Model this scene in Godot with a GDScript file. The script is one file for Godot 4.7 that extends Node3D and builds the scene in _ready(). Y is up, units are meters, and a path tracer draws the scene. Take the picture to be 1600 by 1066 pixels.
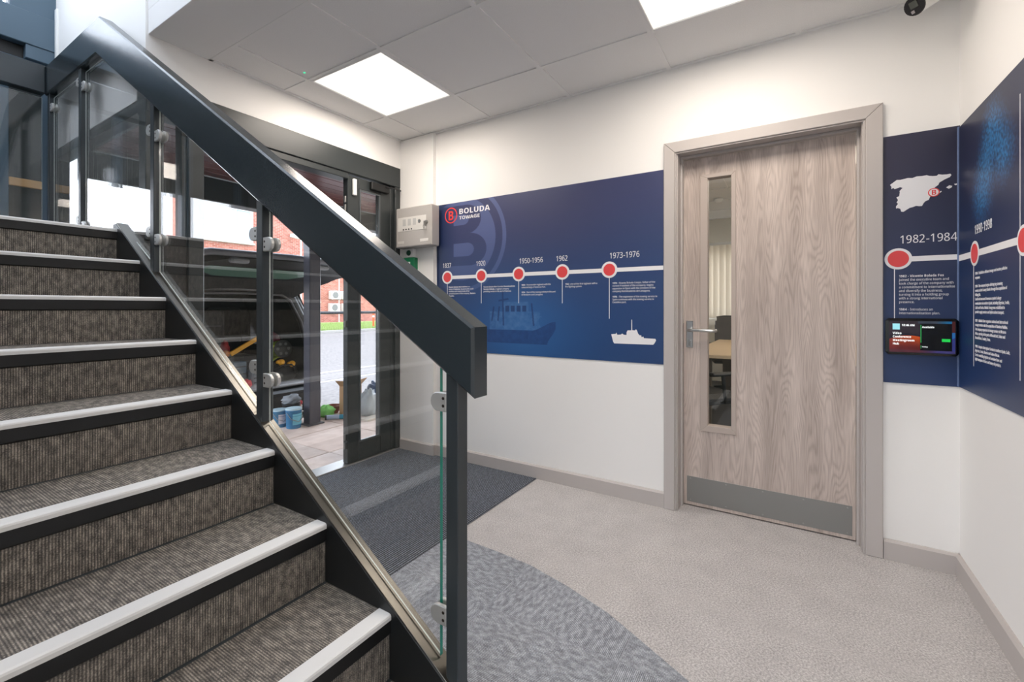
extends Node3D
# Entrance hall with an anthracite staircase, printed wall panels, an oak-effect door and the forecourt outside.

# ---------------------------------------------------------------- mesh building
class MB:
	var st := SurfaceTool.new()
	var n := 0
	func _init():
		st.begin(Mesh.PRIMITIVE_TRIANGLES)
	func tri(a: Vector3, b: Vector3, c: Vector3, out: Vector3, g := -1, ua := Vector2.ZERO, ub := Vector2.ZERO, uc := Vector2.ZERO):
		var nn := (a - c).cross(a - b)
		if nn.length_squared() < 1e-16:
			return
		if nn.dot(out) < 0.0:
			var t := b; b = c; c = t
			var tu := ub; ub = uc; uc = tu
		st.set_smooth_group(g)
		st.set_uv(ua); st.add_vertex(a)
		st.set_smooth_group(g)
		st.set_uv(ub); st.add_vertex(b)
		st.set_smooth_group(g)
		st.set_uv(uc); st.add_vertex(c)
		n += 1
	func quad(a: Vector3, b: Vector3, c: Vector3, d: Vector3, out: Vector3, g := -1):
		tri(a, b, c, out, g)
		tri(a, c, d, out, g)
	func quad_uv(p: Array, uv: Array, out: Vector3):
		tri(p[0], p[1], p[2], out, -1, uv[0], uv[1], uv[2])
		tri(p[0], p[2], p[3], out, -1, uv[0], uv[2], uv[3])
	# a box with chamfered edges, c its centre, s its size, turned by the basis
	func box(c: Vector3, s: Vector3, bev := 0.0, bs := Basis()):
		var h := s * 0.5
		bev = minf(bev, minf(h.x, minf(h.y, h.z)) * 0.9)
		var ax := [Vector3.RIGHT, Vector3.UP, Vector3.BACK]
		for i in 3:
			for sg in [-1.0, 1.0]:
				var o: Vector3 = ax[i] * sg
				var j: int = (i + 1) % 3
				var k: int = (i + 2) % 3
				var u: Vector3 = ax[j] * (h[j] - bev)
				var v: Vector3 = ax[k] * (h[k] - bev)
				var p: Vector3 = o * h[i]
				quad(c + bs * (p - u - v), c + bs * (p + u - v), c + bs * (p + u + v), c + bs * (p - u + v), bs * o)
		if bev <= 0.0:
			return
		for i in 3:
			var j: int = (i + 1) % 3
			var k: int = (i + 2) % 3
			for sj in [-1.0, 1.0]:
				for sk in [-1.0, 1.0]:
					var e: Vector3 = ax[i] * (h[i] - bev)
					var a: Vector3 = ax[j] * sj * h[j] + ax[k] * sk * (h[k] - bev)
					var b: Vector3 = ax[j] * sj * (h[j] - bev) + ax[k] * sk * h[k]
					quad(c + bs * (a - e), c + bs * (a + e), c + bs * (b + e), c + bs * (b - e), bs * (ax[j] * sj + ax[k] * sk))
		for sx in [-1.0, 1.0]:
			for sy in [-1.0, 1.0]:
				for sz in [-1.0, 1.0]:
					var q := Vector3(sx, sy, sz)
					tri(c + bs * (Vector3(h.x, h.y - bev, h.z - bev) * q), c + bs * (Vector3(h.x - bev, h.y, h.z - bev) * q), c + bs * (Vector3(h.x - bev, h.y - bev, h.z) * q), bs * q)
	# box between two corners
	func bx(x0: float, x1: float, y0: float, y1: float, z0: float, z1: float, bev := 0.0):
		box(Vector3(x0 + x1, y0 + y1, z0 + z1) * 0.5, Vector3(absf(x1 - x0), absf(y1 - y0), absf(z1 - z0)), bev)
	func cyl(a: Vector3, b: Vector3, r0: float, r1: float, seg := 16, caps := true):
		var d := (b - a).normalized()
		var u := d.cross(Vector3.UP if absf(d.y) < 0.9 else Vector3.RIGHT).normalized()
		var v := d.cross(u)
		for i in seg:
			var t0 := TAU * i / seg
			var t1 := TAU * (i + 1) / seg
			var e0 := u * cos(t0) + v * sin(t0)
			var e1 := u * cos(t1) + v * sin(t1)
			quad(a + e0 * r0, a + e1 * r0, b + e1 * r1, b + e0 * r1, e0 + e1, 1)
			if caps:
				tri(a, a + e0 * r0, a + e1 * r0, -d)
				tri(b, b + e0 * r1, b + e1 * r1, d)
	# surface of revolution about an axis through o along d; profile of (radius, height)
	func lathe(prof: Array, o: Vector3, d := Vector3.UP, seg := 20):
		d = d.normalized()
		var u := d.cross(Vector3.UP if absf(d.y) < 0.9 else Vector3.RIGHT).normalized()
		var v := d.cross(u)
		for k in prof.size() - 1:
			var p: Vector2 = prof[k]
			var q: Vector2 = prof[k + 1]
			var sl := Vector2(q.y - p.y, p.x - q.x)
			for i in seg:
				var t0 := TAU * i / seg
				var t1 := TAU * (i + 1) / seg
				var e0 := u * cos(t0) + v * sin(t0)
				var e1 := u * cos(t1) + v * sin(t1)
				var out := (e0 + e1) * 0.5 * sl.x + d * sl.y
				var hard := absf(p.y - q.y) < 1e-5 or absf(p.x - q.x) < 1e-5
				quad(o + e0 * p.x + d * p.y, o + e1 * p.x + d * p.y, o + e1 * q.x + d * q.y, o + e0 * q.x + d * q.y, out, 100 + k if hard else 1)
	func tube(pts: Array, r: float, seg := 8, caps := true):
		var rings := []
		var up := Vector3.UP
		for i in pts.size():
			var d: Vector3
			if i == 0: d = pts[1] - pts[0]
			elif i == pts.size() - 1: d = pts[i] - pts[i - 1]
			else: d = (pts[i + 1] - pts[i]).normalized() + (pts[i] - pts[i - 1]).normalized()
			d = d.normalized()
			var u := d.cross(up)
			if u.length() < 0.05: u = d.cross(Vector3(0.3, 0.1, 1.0))
			u = u.normalized()
			up = u.cross(d)
			var ring := []
			for k in seg:
				ring.append([pts[i] + (u * cos(TAU * k / seg) + up * sin(TAU * k / seg)) * r, u * cos(TAU * k / seg) + up * sin(TAU * k / seg)])
			rings.append(ring)
		for i in rings.size() - 1:
			for k in seg:
				var k2 := (k + 1) % seg
				quad(rings[i][k][0], rings[i][k2][0], rings[i + 1][k2][0], rings[i + 1][k][0], rings[i][k][1] + rings[i][k2][1], 1)
		if caps:
			for e in [0, rings.size() - 1]:
				var dd: Vector3 = (pts[0] - pts[1]) if e == 0 else (pts[-1] - pts[-2])
				for k in seg:
					tri(pts[e], rings[e][k][0], rings[e][(k + 1) % seg][0], dd)
	# polygon (2D) raised along local z from z0 to z1, with a chamfer; xf places it
	func prism(poly: Array, z0: float, z1: float, bev := 0.0, xf := Transform3D()):
		var cnt := poly.size()
		var area := 0.0
		for i in cnt:
			var p: Vector2 = poly[i]
			var q: Vector2 = poly[(i + 1) % cnt]
			area += p.x * q.y - q.x * p.y
		if area < 0.0:
			poly = poly.duplicate(); poly.reverse()
		var ins := []
		for i in cnt:
			var a: Vector2 = poly[(i + cnt - 1) % cnt]
			var b: Vector2 = poly[i]
			var c: Vector2 = poly[(i + 1) % cnt]
			var n0 := Vector2(-(b - a).y, (b - a).x).normalized()
			var n1 := Vector2(-(c - b).y, (c - b).x).normalized()
			var m := (n0 + n1)
			m = m / maxf(0.35, m.length_squared() * 0.5)
			ins.append(b + m * bev)
		var idx := Geometry2D.triangulate_polygon(PackedVector2Array(ins))
		var f := func(p: Vector2, z: float) -> Vector3: return xf * Vector3(p.x, p.y, z)
		var zd := xf.basis.z * signf(z1 - z0)
		var zb := bev * signf(z1 - z0)
		for t in range(0, idx.size(), 3):
			tri(f.call(ins[idx[t]], z1), f.call(ins[idx[t + 1]], z1), f.call(ins[idx[t + 2]], z1), zd)
			tri(f.call(ins[idx[t]], z0), f.call(ins[idx[t + 1]], z0), f.call(ins[idx[t + 2]], z0), -zd)
		for i in cnt:
			var b: Vector2 = poly[i]
			var c: Vector2 = poly[(i + 1) % cnt]
			var o2 := Vector2((c - b).y, -(c - b).x).normalized()
			var o := xf.basis * Vector3(o2.x, o2.y, 0)
			quad(f.call(b, z0 + zb), f.call(c, z0 + zb), f.call(c, z1 - zb), f.call(b, z1 - zb), o)
			if bev > 0.0:
				var bi: Vector2 = ins[i]
				var ci: Vector2 = ins[(i + 1) % cnt]
				quad(f.call(b, z1 - zb), f.call(c, z1 - zb), f.call(ci, z1), f.call(bi, z1), o + zd)
				quad(f.call(b, z0 + zb), f.call(c, z0 + zb), f.call(ci, z0), f.call(bi, z0), o - zd)
	# a crumpled blob: a sphere pushed about by noise
	func blob(c: Vector3, s: Vector3, rough: float, freq: float, sd: int, rows := 10, cols := 16):
		var nz := FastNoiseLite.new()
		nz.seed = sd; nz.frequency = freq; nz.fractal_octaves = 3
		var pt := func(i: int, j: int) -> Vector3:
			var th := PI * i / rows
			var ph := TAU * (j % cols) / cols
			var d := Vector3(sin(th) * cos(ph), cos(th), sin(th) * sin(ph))
			var k := 1.0 + rough * nz.get_noise_3d(d.x * 10, d.y * 10, d.z * 10)
			var p := d * k
			p.y = maxf(p.y, -0.75)
			return c + p * s
		for i in rows:
			for j in cols:
				var a: Vector3 = pt.call(i, j)
				var b: Vector3 = pt.call(i, j + 1)
				var d: Vector3 = pt.call(i + 1, j + 1)
				var e: Vector3 = pt.call(i + 1, j)
				quad(a, b, d, e, (a + d) * 0.5 - c, 1)
	func mesh() -> ArrayMesh:
		st.generate_normals()
		return st.commit()

# ---------------------------------------------------------------- scene graph helpers
var counts := {}

func numbered(nm: String) -> String:
	if not counts.has(nm):
		counts[nm] = 0
		return nm
	counts[nm] += 1
	return "%s_%03d" % [nm, counts[nm]]

func tag(o: Node, label := "", category := "", group := "", kind := ""):
	if label: o.set_meta("label", label)
	if category: o.set_meta("category", category)
	if group: o.set_meta("group", group)
	if kind: o.set_meta("kind", kind)

func thing(nm: String, label: String, category: String, at := Vector3.ZERO, group := "") -> Node3D:
	var o := Node3D.new()
	o.name = numbered(nm)
	add_child(o)
	o.position = at
	o.set_meta("org", at)
	tag(o, label, category, group)
	return o

# a mesh authored in world axes, hung under its thing (or at top level)
func part(parent: Node, nm: String, mesh: Mesh, m: Material, label := "") -> MeshInstance3D:
	var o := MeshInstance3D.new()
	o.mesh = mesh
	o.material_override = m
	var org := Vector3.ZERO
	if parent == null:
		o.name = numbered(nm)
		add_child(o)
	else:
		o.name = nm
		parent.add_child(o, true)
		if parent.has_meta("org"): org = parent.get_meta("org")
	o.position = -org if parent is Node3D and not parent is MeshInstance3D else Vector3.ZERO
	if label: o.set_meta("label", label)
	return o

# a shared mesh put at a place of its own
func piece(parent: Node, nm: String, mesh: Mesh, m: Material, at: Vector3) -> MeshInstance3D:
	var o := part(parent, nm, mesh, m)
	o.position += at
	return o

func struct(nm: String, mesh: Mesh, m: Material) -> MeshInstance3D:
	var o := part(null, nm, mesh, m)
	o.set_meta("kind", "structure")
	return o

func frame_thing(nm: String, at := Vector3.ZERO) -> Node3D:
	var o := Node3D.new()
	o.name = numbered(nm)
	add_child(o)
	o.position = at
	o.set_meta("org", at)
	o.set_meta("kind", "structure")
	return o

func bxm(x0, x1, y0, y1, z0, z1, bev := 0.0) -> ArrayMesh:
	var b := MB.new()
	b.bx(x0, x1, y0, y1, z0, z1, bev)
	return b.mesh()

func mat(r: float, g: float, b: float, rough := 0.6, metal := 0.0) -> StandardMaterial3D:
	var m := StandardMaterial3D.new()
	m.albedo_color = Color(r, g, b)
	m.roughness = rough
	m.metallic = metal
	return m

func pane(r: float, g: float, b: float, a := 0.06) -> StandardMaterial3D:
	var m := mat(r, g, b, 0.0)
	m.albedo_color.a = a
	m.transparency = BaseMaterial3D.TRANSPARENCY_ALPHA
	return m

func glow(c: Color, e: float) -> StandardMaterial3D:
	var m := mat(c.r, c.g, c.b, 0.5)
	m.emission_enabled = true
	m.emission = c
	m.emission_energy_multiplier = e
	return m

func noise(freq: float, oct := 4, sd := 1, type := FastNoiseLite.TYPE_SIMPLEX_SMOOTH) -> FastNoiseLite:
	var n := FastNoiseLite.new()
	n.noise_type = type
	n.frequency = freq
	n.fractal_octaves = oct
	n.seed = sd
	return n

func image_of(w: int, h: int, f: Callable) -> ImageTexture:
	var data := PackedByteArray()
	data.resize(w * h * 3)
	var i := 0
	for y in h:
		for x in w:
			var c: Color = f.call(x, y)
			data[i] = clampi(int(c.r * 255.0 + 0.5), 0, 255)
			data[i + 1] = clampi(int(c.g * 255.0 + 0.5), 0, 255)
			data[i + 2] = clampi(int(c.b * 255.0 + 0.5), 0, 255)
			i += 3
	return ImageTexture.create_from_image(Image.create_from_data(w, h, false, Image.FORMAT_RGB8, data))

func textured(tex: Texture2D, rough := 0.8) -> StandardMaterial3D:
	var m := mat(1, 1, 1, rough)
	m.albedo_texture = tex
	return m

func tri_world(m: StandardMaterial3D, sx: float, sy: float, sz: float) -> StandardMaterial3D:
	m.uv1_triplanar = true
	m.uv1_world_triplanar = true
	m.uv1_scale = Vector3(sx, sy, sz)
	m.uv1_triplanar_sharpness = 8.0
	return m

func relief(m: StandardMaterial3D, tex: Texture2D, cm: float):
	m.heightmap_enabled = true
	m.heightmap_texture = tex
	m.heightmap_scale = cm

var font_plain: SystemFont
var font_bold: SystemFont

func text_mesh(s: String, em: float, bold := false, align := HORIZONTAL_ALIGNMENT_LEFT, depth := 0.0006, res := 32) -> TextMesh:
	var t := TextMesh.new()
	t.text = s
	t.font = font_bold if bold else font_plain
	t.font_size = res
	t.pixel_size = em / res
	t.depth = depth
	t.curve_step = 1.0
	t.horizontal_alignment = align
	t.vertical_alignment = VERTICAL_ALIGNMENT_BOTTOM
	t.line_spacing = 0.0
	return t

# lettering whose first baseline starts at p; turn is about y; stretch widens it
func letters(parent: Node, s: String, p: Vector3, em: float, m: Material, turn := 0.0, bold := false, stretch := 1.0, res := 48) -> MeshInstance3D:
	var lines := s.split("\n")
	var o: MeshInstance3D
	for i in lines.size():
		if lines[i].strip_edges() == "":
			continue
		var o2 := part(parent, "lettering", text_mesh(lines[i], em, bold, HORIZONTAL_ALIGNMENT_LEFT, 0.0006, res), m)
		var base: float = o2.mesh.font.get_descent(res) * em / res
		o2.position += p + Vector3(0, -1.17 * em * i - base, 0)
		o2.rotation.y = turn
		o2.scale = Vector3(stretch, 1, 1)
		if i == 0: o = o2
	return o

func disc(c: Vector3, r: float, xf_basis := Basis(), th := 0.0006, seg := 36) -> ArrayMesh:
	var poly := []
	for i in seg:
		poly.append(Vector2(cos(TAU * i / seg), sin(TAU * i / seg)) * r)
	var b := MB.new()
	b.prism(poly, 0.0, th, 0.0, Transform3D(xf_basis, c))
	return b.mesh()

func ring(c: Vector3, r0: float, r1: float, xf_basis := Basis(), th := 0.0006, seg := 40) -> ArrayMesh:
	var b := MB.new()
	for i in seg:
		var a := TAU * i / seg
		var e := TAU * (i + 1) / seg
		var p := func(r: float, t: float, z: float) -> Vector3: return c + xf_basis * Vector3(cos(t) * r, sin(t) * r, z)
		b.quad(p.call(r0, a, th), p.call(r1, a, th), p.call(r1, e, th), p.call(r0, e, th), xf_basis.z)
		b.quad(p.call(r1, a, 0), p.call(r1, e, 0), p.call(r1, e, th), p.call(r1, a, th), xf_basis * Vector3(cos(a), sin(a), 0))
		b.quad(p.call(r0, a, 0), p.call(r0, e, 0), p.call(r0, e, th), p.call(r0, a, th), xf_basis * -Vector3(cos(a), sin(a), 0))
	return b.mesh()

func area_light(nm: String, at: Vector3, towards: Vector3, size: Vector2, energy: float, c: Color, parent: Node = self):
	var l := AreaLight3D.new()
	l.name = nm
	l.area_size = size
	l.light_energy = energy
	l.light_color = c
	l.area_normalize_energy = false
	l.shadow_enabled = true
	l.area_range = 12.0
	l.area_attenuation = 2.0
	parent.add_child(l, true)
	var up := Vector3.UP if absf(towards.y) < 0.9 else Vector3.RIGHT
	var org: Vector3 = parent.get_meta("org") if parent.has_meta("org") else Vector3.ZERO
	l.transform = Transform3D(Basis.looking_at(towards, up), at - org)

# ---------------------------------------------------------------- measured layout (metres; door wall at z = 0, camera at z = 2.604)
const CEIL := 2.433
const XL := -2.62      # entrance wall
const XR := 0.592      # right wall
const RISE := 0.1651
const GO := 0.2603
const ZS := 1.788      # inner face of the stringer
const GX := -2.3723    # ceiling grid origin
const GZ := 0.4004

var M := {}

func _ready():
	font_plain = SystemFont.new()
	font_plain.font_names = PackedStringArray(["Droid Sans"])
	font_bold = SystemFont.new()
	font_bold.font_names = PackedStringArray(["Droid Sans"])
	font_bold.font_weight = 700
	camera_and_light()
	materials()
	shell()
	ceiling()
	wall_panels()
	office_door()
	office()
	wall_fittings()
	staircase()
	balustrade()
	stair_bay()
	entrance()
	forecourt()
	car()
	litter()
	far_side()

func camera_and_light():
	var cam := Camera3D.new()
	cam.name = "camera"
	add_child(cam)
	var f := 705.0
	cam.near = 0.05
	cam.far = 200.0
	cam.projection = Camera3D.PROJECTION_FRUSTUM
	cam.size = cam.near * 2.0 * 533.0 / f
	cam.frustum_offset = Vector2(cam.near * (800.0 - 789.3) / f, -cam.near * (533.0 - 481.6) / f)
	cam.position = Vector3(0, 1.112, 2.604)
	cam.rotation.y = 0.5656
	cam.current = true
	var env := Environment.new()
	var sky := Sky.new()
	var sm := ProceduralSkyMaterial.new()
	sm.sky_top_color = Color(0.86, 0.90, 0.96)
	sm.sky_horizon_color = Color(0.96, 0.975, 1.0)
	sm.ground_horizon_color = Color(0.90, 0.92, 0.95)
	sm.ground_bottom_color = Color(0.6, 0.6, 0.6)
	sm.sun_angle_max = 0.0
	sky.sky_material = sm
	env.background_mode = Environment.BG_SKY
	env.sky = sky
	env.background_energy_multiplier = 4.0
	env.tonemap_mode = Environment.TONE_MAPPER_LINEAR
	env.tonemap_exposure = 1.52
	env.sdfgi_enabled = true
	env.ssao_enabled = true
	env.ssil_enabled = true
	var we := WorldEnvironment.new()
	we.name = "environment"
	we.environment = env
	add_child(we)

const LAMP := 3.2          # energy per square metre of every ceiling panel

func carpet(w: int, h: int, ribs_in_u: bool, ribs: int, lo: Color, hi: Color, sd: int, blotch := 0.55, rib := 0.5) -> Array:
	var n1 := noise(0.03, 5, sd).get_seamless_image(w, h)
	var n2 := noise(0.3, 2, sd + 5).get_seamless_image(w, h)
	var ht := PackedByteArray()
	ht.resize(w * h)
	var tex := image_of(w, h, func(x: int, y: int) -> Color:
		var a: float = (n1.get_pixel((x * 2) % w, y).r if ribs_in_u else n1.get_pixel(x, (y * 2) % h).r) - 0.5
		var b: float = n2.get_pixel(x, y).r - 0.5
		var u := float(x) / w if ribs_in_u else float(y) / h
		var s := 0.5 + 0.5 * cos(TAU * ribs * u)
		var t := clampf(0.5 + a * blotch * 1.6 + b * 0.75, 0.0, 1.0)
		t = clampf(t * (1.0 - rib) + t * rib * 1.5 * s + (s - 0.5) * rib * 0.25, 0.0, 1.0)
		ht[y * w + x] = int(255.0 * clampf(s * 0.8 + b * 0.5 + 0.1, 0.0, 1.0))
		return lo.lerp(hi, t))
	var him := ImageTexture.create_from_image(Image.create_from_data(w, h, false, Image.FORMAT_L8, ht))
	return [tex, him]

func materials():
	M.wall = mat(0.945, 0.94, 0.93, 0.7)
	M.ceil = mat(0.92, 0.915, 0.91, 0.9)
	M.bar = mat(0.92, 0.915, 0.91, 0.6)
	M.trim = mat(0.735, 0.71, 0.695, 0.45)
	M.dark = mat(0.19, 0.215, 0.23, 0.36)
	M.frame = mat(0.19, 0.21, 0.215, 0.36)
	M.gloss = mat(0.13, 0.15, 0.16, 0.16)
	M.gloss.metallic_specular = 0.7
	M.cap = mat(0.42, 0.41, 0.385, 0.28, 1.0)
	M.string = mat(0.10, 0.112, 0.12, 0.4)
	M.glass_rim = mat(0.80, 0.84, 0.82, 0.25)
	M.black = mat(0.055, 0.06, 0.065, 0.5)
	M.chrome = mat(0.80, 0.80, 0.79, 0.28, 1.0)
	M.steel = mat(0.66, 0.66, 0.65, 0.42, 1.0)
	M.white = mat(0.92, 0.92, 0.91, 0.5)
	M.glass = pane(0.5, 0.6, 0.57, 0.012)
	M.glass_edge = mat(0.12, 0.58, 0.50, 0.15)
	M.print_white = mat(0.93, 0.93, 0.94, 0.5)
	M.print_red = mat(0.89, 0.29, 0.30, 0.5)
	M.badge_red = mat(0.90, 0.26, 0.24, 0.5)
	M.nosing = mat(0.85, 0.85, 0.845, 0.7)
	# painted softwood of the handrail: fine grain in relief under satin paint
	M.rail = mat(0.175, 0.205, 0.222, 0.2)
	M.clamp = mat(0.76, 0.76, 0.75, 0.42, 0.55)
	M.skylit_frame = mat(0.30, 0.38, 0.44, 0.45)  # bay frames; the tint of sky light is put into this colour
	var gr := noise(0.02, 4, 31).get_seamless_image(512, 512)
	var grain := image_of(512, 512, func(x: int, y: int) -> Color:
		var v: float = gr.get_pixel(x, (y * 6) % 512).r
		v = 0.5 + 0.5 * sin(v * 46.0)
		return Color(v, v, v))
	var rail_n := Image.new()
	rail_n = grain.get_image().duplicate()
	rail_n.bump_map_to_normal_map(1.2)
	M.rail.normal_enabled = true
	M.rail.normal_scale = 0.07
	M.rail.normal_texture = ImageTexture.create_from_image(rail_n)
	M.rail.uv1_triplanar = true
	M.rail.uv1_scale = Vector3(0.9, 2.4, 2.4)
	# stair carpet: fine ribs, mottled
	var ct := carpet(1024, 1024, true, 230, Color(0.21, 0.205, 0.20), Color(0.74, 0.70, 0.65), 7, 0.42, 0.5)
	M.carpet_u = textured(ct[0], 0.95)
	relief(M.carpet_u, ct[1], 0.15)
	# blue-grey ribbed carpet tiles, ribs along z or x
	var cz := carpet(512, 512, true, 120, Color(0.36, 0.37, 0.39), Color(0.84, 0.86, 0.89), 17, 0.36, 0.5)
	M.tile_z = tri_world(textured(cz[0], 0.95), 1.6, 1.6, 1.6)
	relief(M.tile_z, cz[1], 0.12)
	var cx := carpet(512, 512, false, 120, Color(0.36, 0.37, 0.39), Color(0.84, 0.86, 0.89), 18, 0.36, 0.5)
	M.tile_x = tri_world(textured(cx[0], 0.95), 1.6, 1.6, 1.6)
	relief(M.tile_x, cx[1], 0.12)
	# entrance matting: coarse ribs along z
	var em := carpet(512, 512, true, 40, Color(0.10, 0.11, 0.125), Color(0.62, 0.655, 0.705), 23, 0.22, 0.85)
	M.mat = tri_world(textured(em[0], 0.95), 2.0, 2.0, 2.0)
	relief(M.mat, em[1], 0.4)
	# pale speckled loop pile
	var p1 := noise(0.16, 3, 40).get_seamless_image(1024, 1024)
	var p2 := noise(0.008, 3, 41).get_seamless_image(1024, 1024)
	var p3 := noise(0.45, 2, 43).get_seamless_image(1024, 1024)
	var pile := image_of(1024, 1024, func(x: int, y: int) -> Color:
		var v: float = 0.5 + (p1.get_pixel(x, y).r - 0.5) * 0.8 + (p3.get_pixel(x, y).r - 0.5) * 0.7 + (p2.get_pixel(x, y).r - 0.5) * 0.12
		return Color(0.54, 0.525, 0.52).lerp(Color(0.88, 0.865, 0.855), clampf(v, 0.0, 1.0)))
	M.pile = tri_world(textured(pile, 0.95), 0.7, 0.7, 0.7)
	relief(M.pile, pile, 0.35)
	# ceiling tile: faint fissures
	var fis := noise(0.3, 2, 60).get_seamless_image(256, 256)
	var tile := image_of(256, 256, func(x: int, y: int) -> Color:
		var v: float = 0.92 + (fis.get_pixel(x, y).r - 0.5) * 0.06
		return Color(v, v * 0.995, v * 0.99))
	M.tile = tri_world(textured(tile, 0.95), 3.0, 3.0, 3.0)
	# grey oak foil of the door
	M.oak = textured(oak_image(), 0.5)
	M.oak_plain = mat(0.73, 0.68, 0.645, 0.5)

func oak_image() -> ImageTexture:
	var w := 512
	var h := 1024
	var ring_n := noise(1.0, 2, 71)
	var fine := noise(1.0, 2, 72)
	var tone := noise(1.0, 2, 73)
	return image_of(w, h, func(x: int, y: int) -> Color:
		var u := float(x) / w
		var v := float(y) / h
		var plank := floorf(u * 4.0)
		var lu := u * 4.0 - plank - 0.5
		var body := lu * lu * 5.0 + ring_n.get_noise_2d(u * 5.0 + plank * 3.0, v * 1.8 + plank * 9.0) * 1.5 + ring_n.get_noise_2d(u * 26.0, v * 7.0 + 40.0) * 0.10
		var g := 0.5 + 0.5 * sin(body * 30.0)
		g = pow(g, 2.0)
		var pores := fine.get_noise_2d(u * 260.0, v * 14.0)
		var t := 0.5 + tone.get_noise_2d(u * 6.0, v * 1.3) * 0.5 + pores * 0.32 - (g - 0.4) * 0.34
		return Color(0.64, 0.585, 0.55).lerp(Color(0.84, 0.785, 0.75), clampf(t, 0.0, 1.0)))

# ---------------------------------------------------------------- the room
func shell():
	# floor: slab with the pale carpet
	var fl := frame_thing("floor")
	part(fl, "carpet", bxm(XL, 0.8, -0.12, 0.0, -0.12, 4.4), M.pile)
	# entrance matting, nearly flush, from the doors to x = -1.40
	var mt := part(null, "entrance_mat", bxm(XL + 0.005, -1.40, 0.0, 0.006, 0.017, 1.735, 0.003), M.mat)
	tag(mt, "charcoal ribbed entrance matting laid inside the glazed front doors", "mat")
	# blue-grey carpet tiles bounded by a curved edge
	var curve := [Vector2(-1.40, 0.885), Vector2(-1.29, 0.885), Vector2(-1.12, 0.89), Vector2(-0.947, 0.905), Vector2(-0.75, 0.955), Vector2(-0.563, 1.02), Vector2(-0.41, 1.10), Vector2(-0.26, 1.18), Vector2(-0.05, 1.33), Vector2(0.2, 1.55), Vector2(0.45, 1.85), Vector2(0.57, 2.1), Vector2(0.57, 4.3), Vector2(-1.40, 4.3)]
	var tiles := 0
	for i in range(-2, 3):
		for j in range(-1, 7):
			var x0 := -0.457 + 0.5 * i
			var z0 := 1.222 + 0.5 * j
			var sq := PackedVector2Array([Vector2(x0, z0), Vector2(x0 + 0.5, z0), Vector2(x0 + 0.5, z0 + 0.5), Vector2(x0, z0 + 0.5)])
			for poly in Geometry2D.intersect_polygons(sq, PackedVector2Array(curve)):
				if poly.size() < 3:
					continue
				var b := MB.new()
				var pp := []
				for p in poly: pp.append(p)
				b.prism(pp, 0.0, -0.005, 0.001, Transform3D(Basis(Vector3.RIGHT, Vector3.BACK, Vector3.DOWN), Vector3.ZERO))
				part(fl, "carpet_tile", b.mesh(), M.tile_z if (i + j) % 2 == 0 else M.tile_x)
				tiles += 1
	# door wall: opening from -0.545 to 0.29, 1.965 high
	var w := MB.new()
	w.bx(XL - 0.25, -0.545, -0.1, CEIL + 0.3, -0.12, 0.0)
	w.bx(0.29, XR + 0.15, -0.1, CEIL + 0.3, -0.12, 0.0)
	w.bx(-0.545, 0.29, 1.965, CEIL + 0.3, -0.12, 0.0)
	struct("wall_back", w.mesh(), M.wall)
	# shallow pier in the corner beside the entrance
	struct("wall_pier", bxm(XL, -2.274, 0.0, CEIL, 0.0, 0.03, 0.001), M.wall)
	struct("wall_right", bxm(XR, XR + 0.15, -0.1, CEIL + 0.3, 0.0, 4.55), M.wall)
	# wall behind the camera with an unseen glazed screen added for fill daylight
	var fw := MB.new()
	fw.bx(-0.45, XR + 0.15, 2.25, CEIL + 0.3, 4.4, 4.55)
	fw.bx(-0.45, XR + 0.15, -0.1, 0.10, 4.4, 4.55)
	fw.bx(0.52, XR + 0.15, 0.10, 2.25, 4.4, 4.55)
	struct("wall_front", fw.mesh(), M.wall)
	var w4 := frame_thing("window_4", Vector3(0.03, 0.1, 4.47))
	var wb := MB.new()
	for x in [-0.45, 0.0, 0.46]: wb.bx(x, x + 0.06, 0.10, 2.25, 4.44, 4.50, 0.004)
	for y in [0.10, 2.19]: wb.bx(-0.39, 0.46, y, y + 0.06, 4.445, 4.495, 0.004)
	part(w4, "window_frame", wb.mesh(), M.frame)
	part(w4, "pane", bxm(-0.40, 0.47, 0.14, 2.21, 4.465, 4.475), M.glass)
	# entrance wall above and beside the glazed screen
	var l := MB.new()
	l.bx(XL - 0.25, XL, 2.215, CEIL + 0.3, 0.0, 1.62)
	l.bx(XL - 0.25, XL, -0.1, 2.215, 0.0, 0.03)
	struct("wall_left", l.mesh(), M.wall)
	# skirting with a chamfered top, mitred runs
	var prof := func(len0: float, len1: float, o: Vector3, along: Vector3, out: Vector3) -> ArrayMesh:
		var b := MB.new()
		var pts := [Vector2(0, 0), Vector2(0.015, 0), Vector2(0.015, 0.078), Vector2(0.006, 0.088), Vector2(0, 0.088)]
		b.prism(pts, len0, len1, 0.0, Transform3D(Basis(out, Vector3.UP, along), o))
		return b.mesh()
	struct("baseboard_back", prof.call(-2.27, -0.60, Vector3.ZERO, Vector3.RIGHT, Vector3.BACK), M.trim)
	struct("baseboard_corner", prof.call(0.345, XR, Vector3.ZERO, Vector3.RIGHT, Vector3.BACK), M.trim)
	struct("baseboard_pier", prof.call(XL + 0.01, -2.259, Vector3(0, 0, 0.03), Vector3.RIGHT, Vector3.BACK), M.trim)
	struct("baseboard_pier_return", prof.call(0.0, 0.0448, Vector3(-2.274, 0, 0), Vector3.BACK, Vector3.RIGHT), M.trim)
	struct("baseboard_right", prof.call(0.0, 4.4, Vector3(XR, 0, 0), Vector3.BACK, Vector3.LEFT), M.trim)

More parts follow.
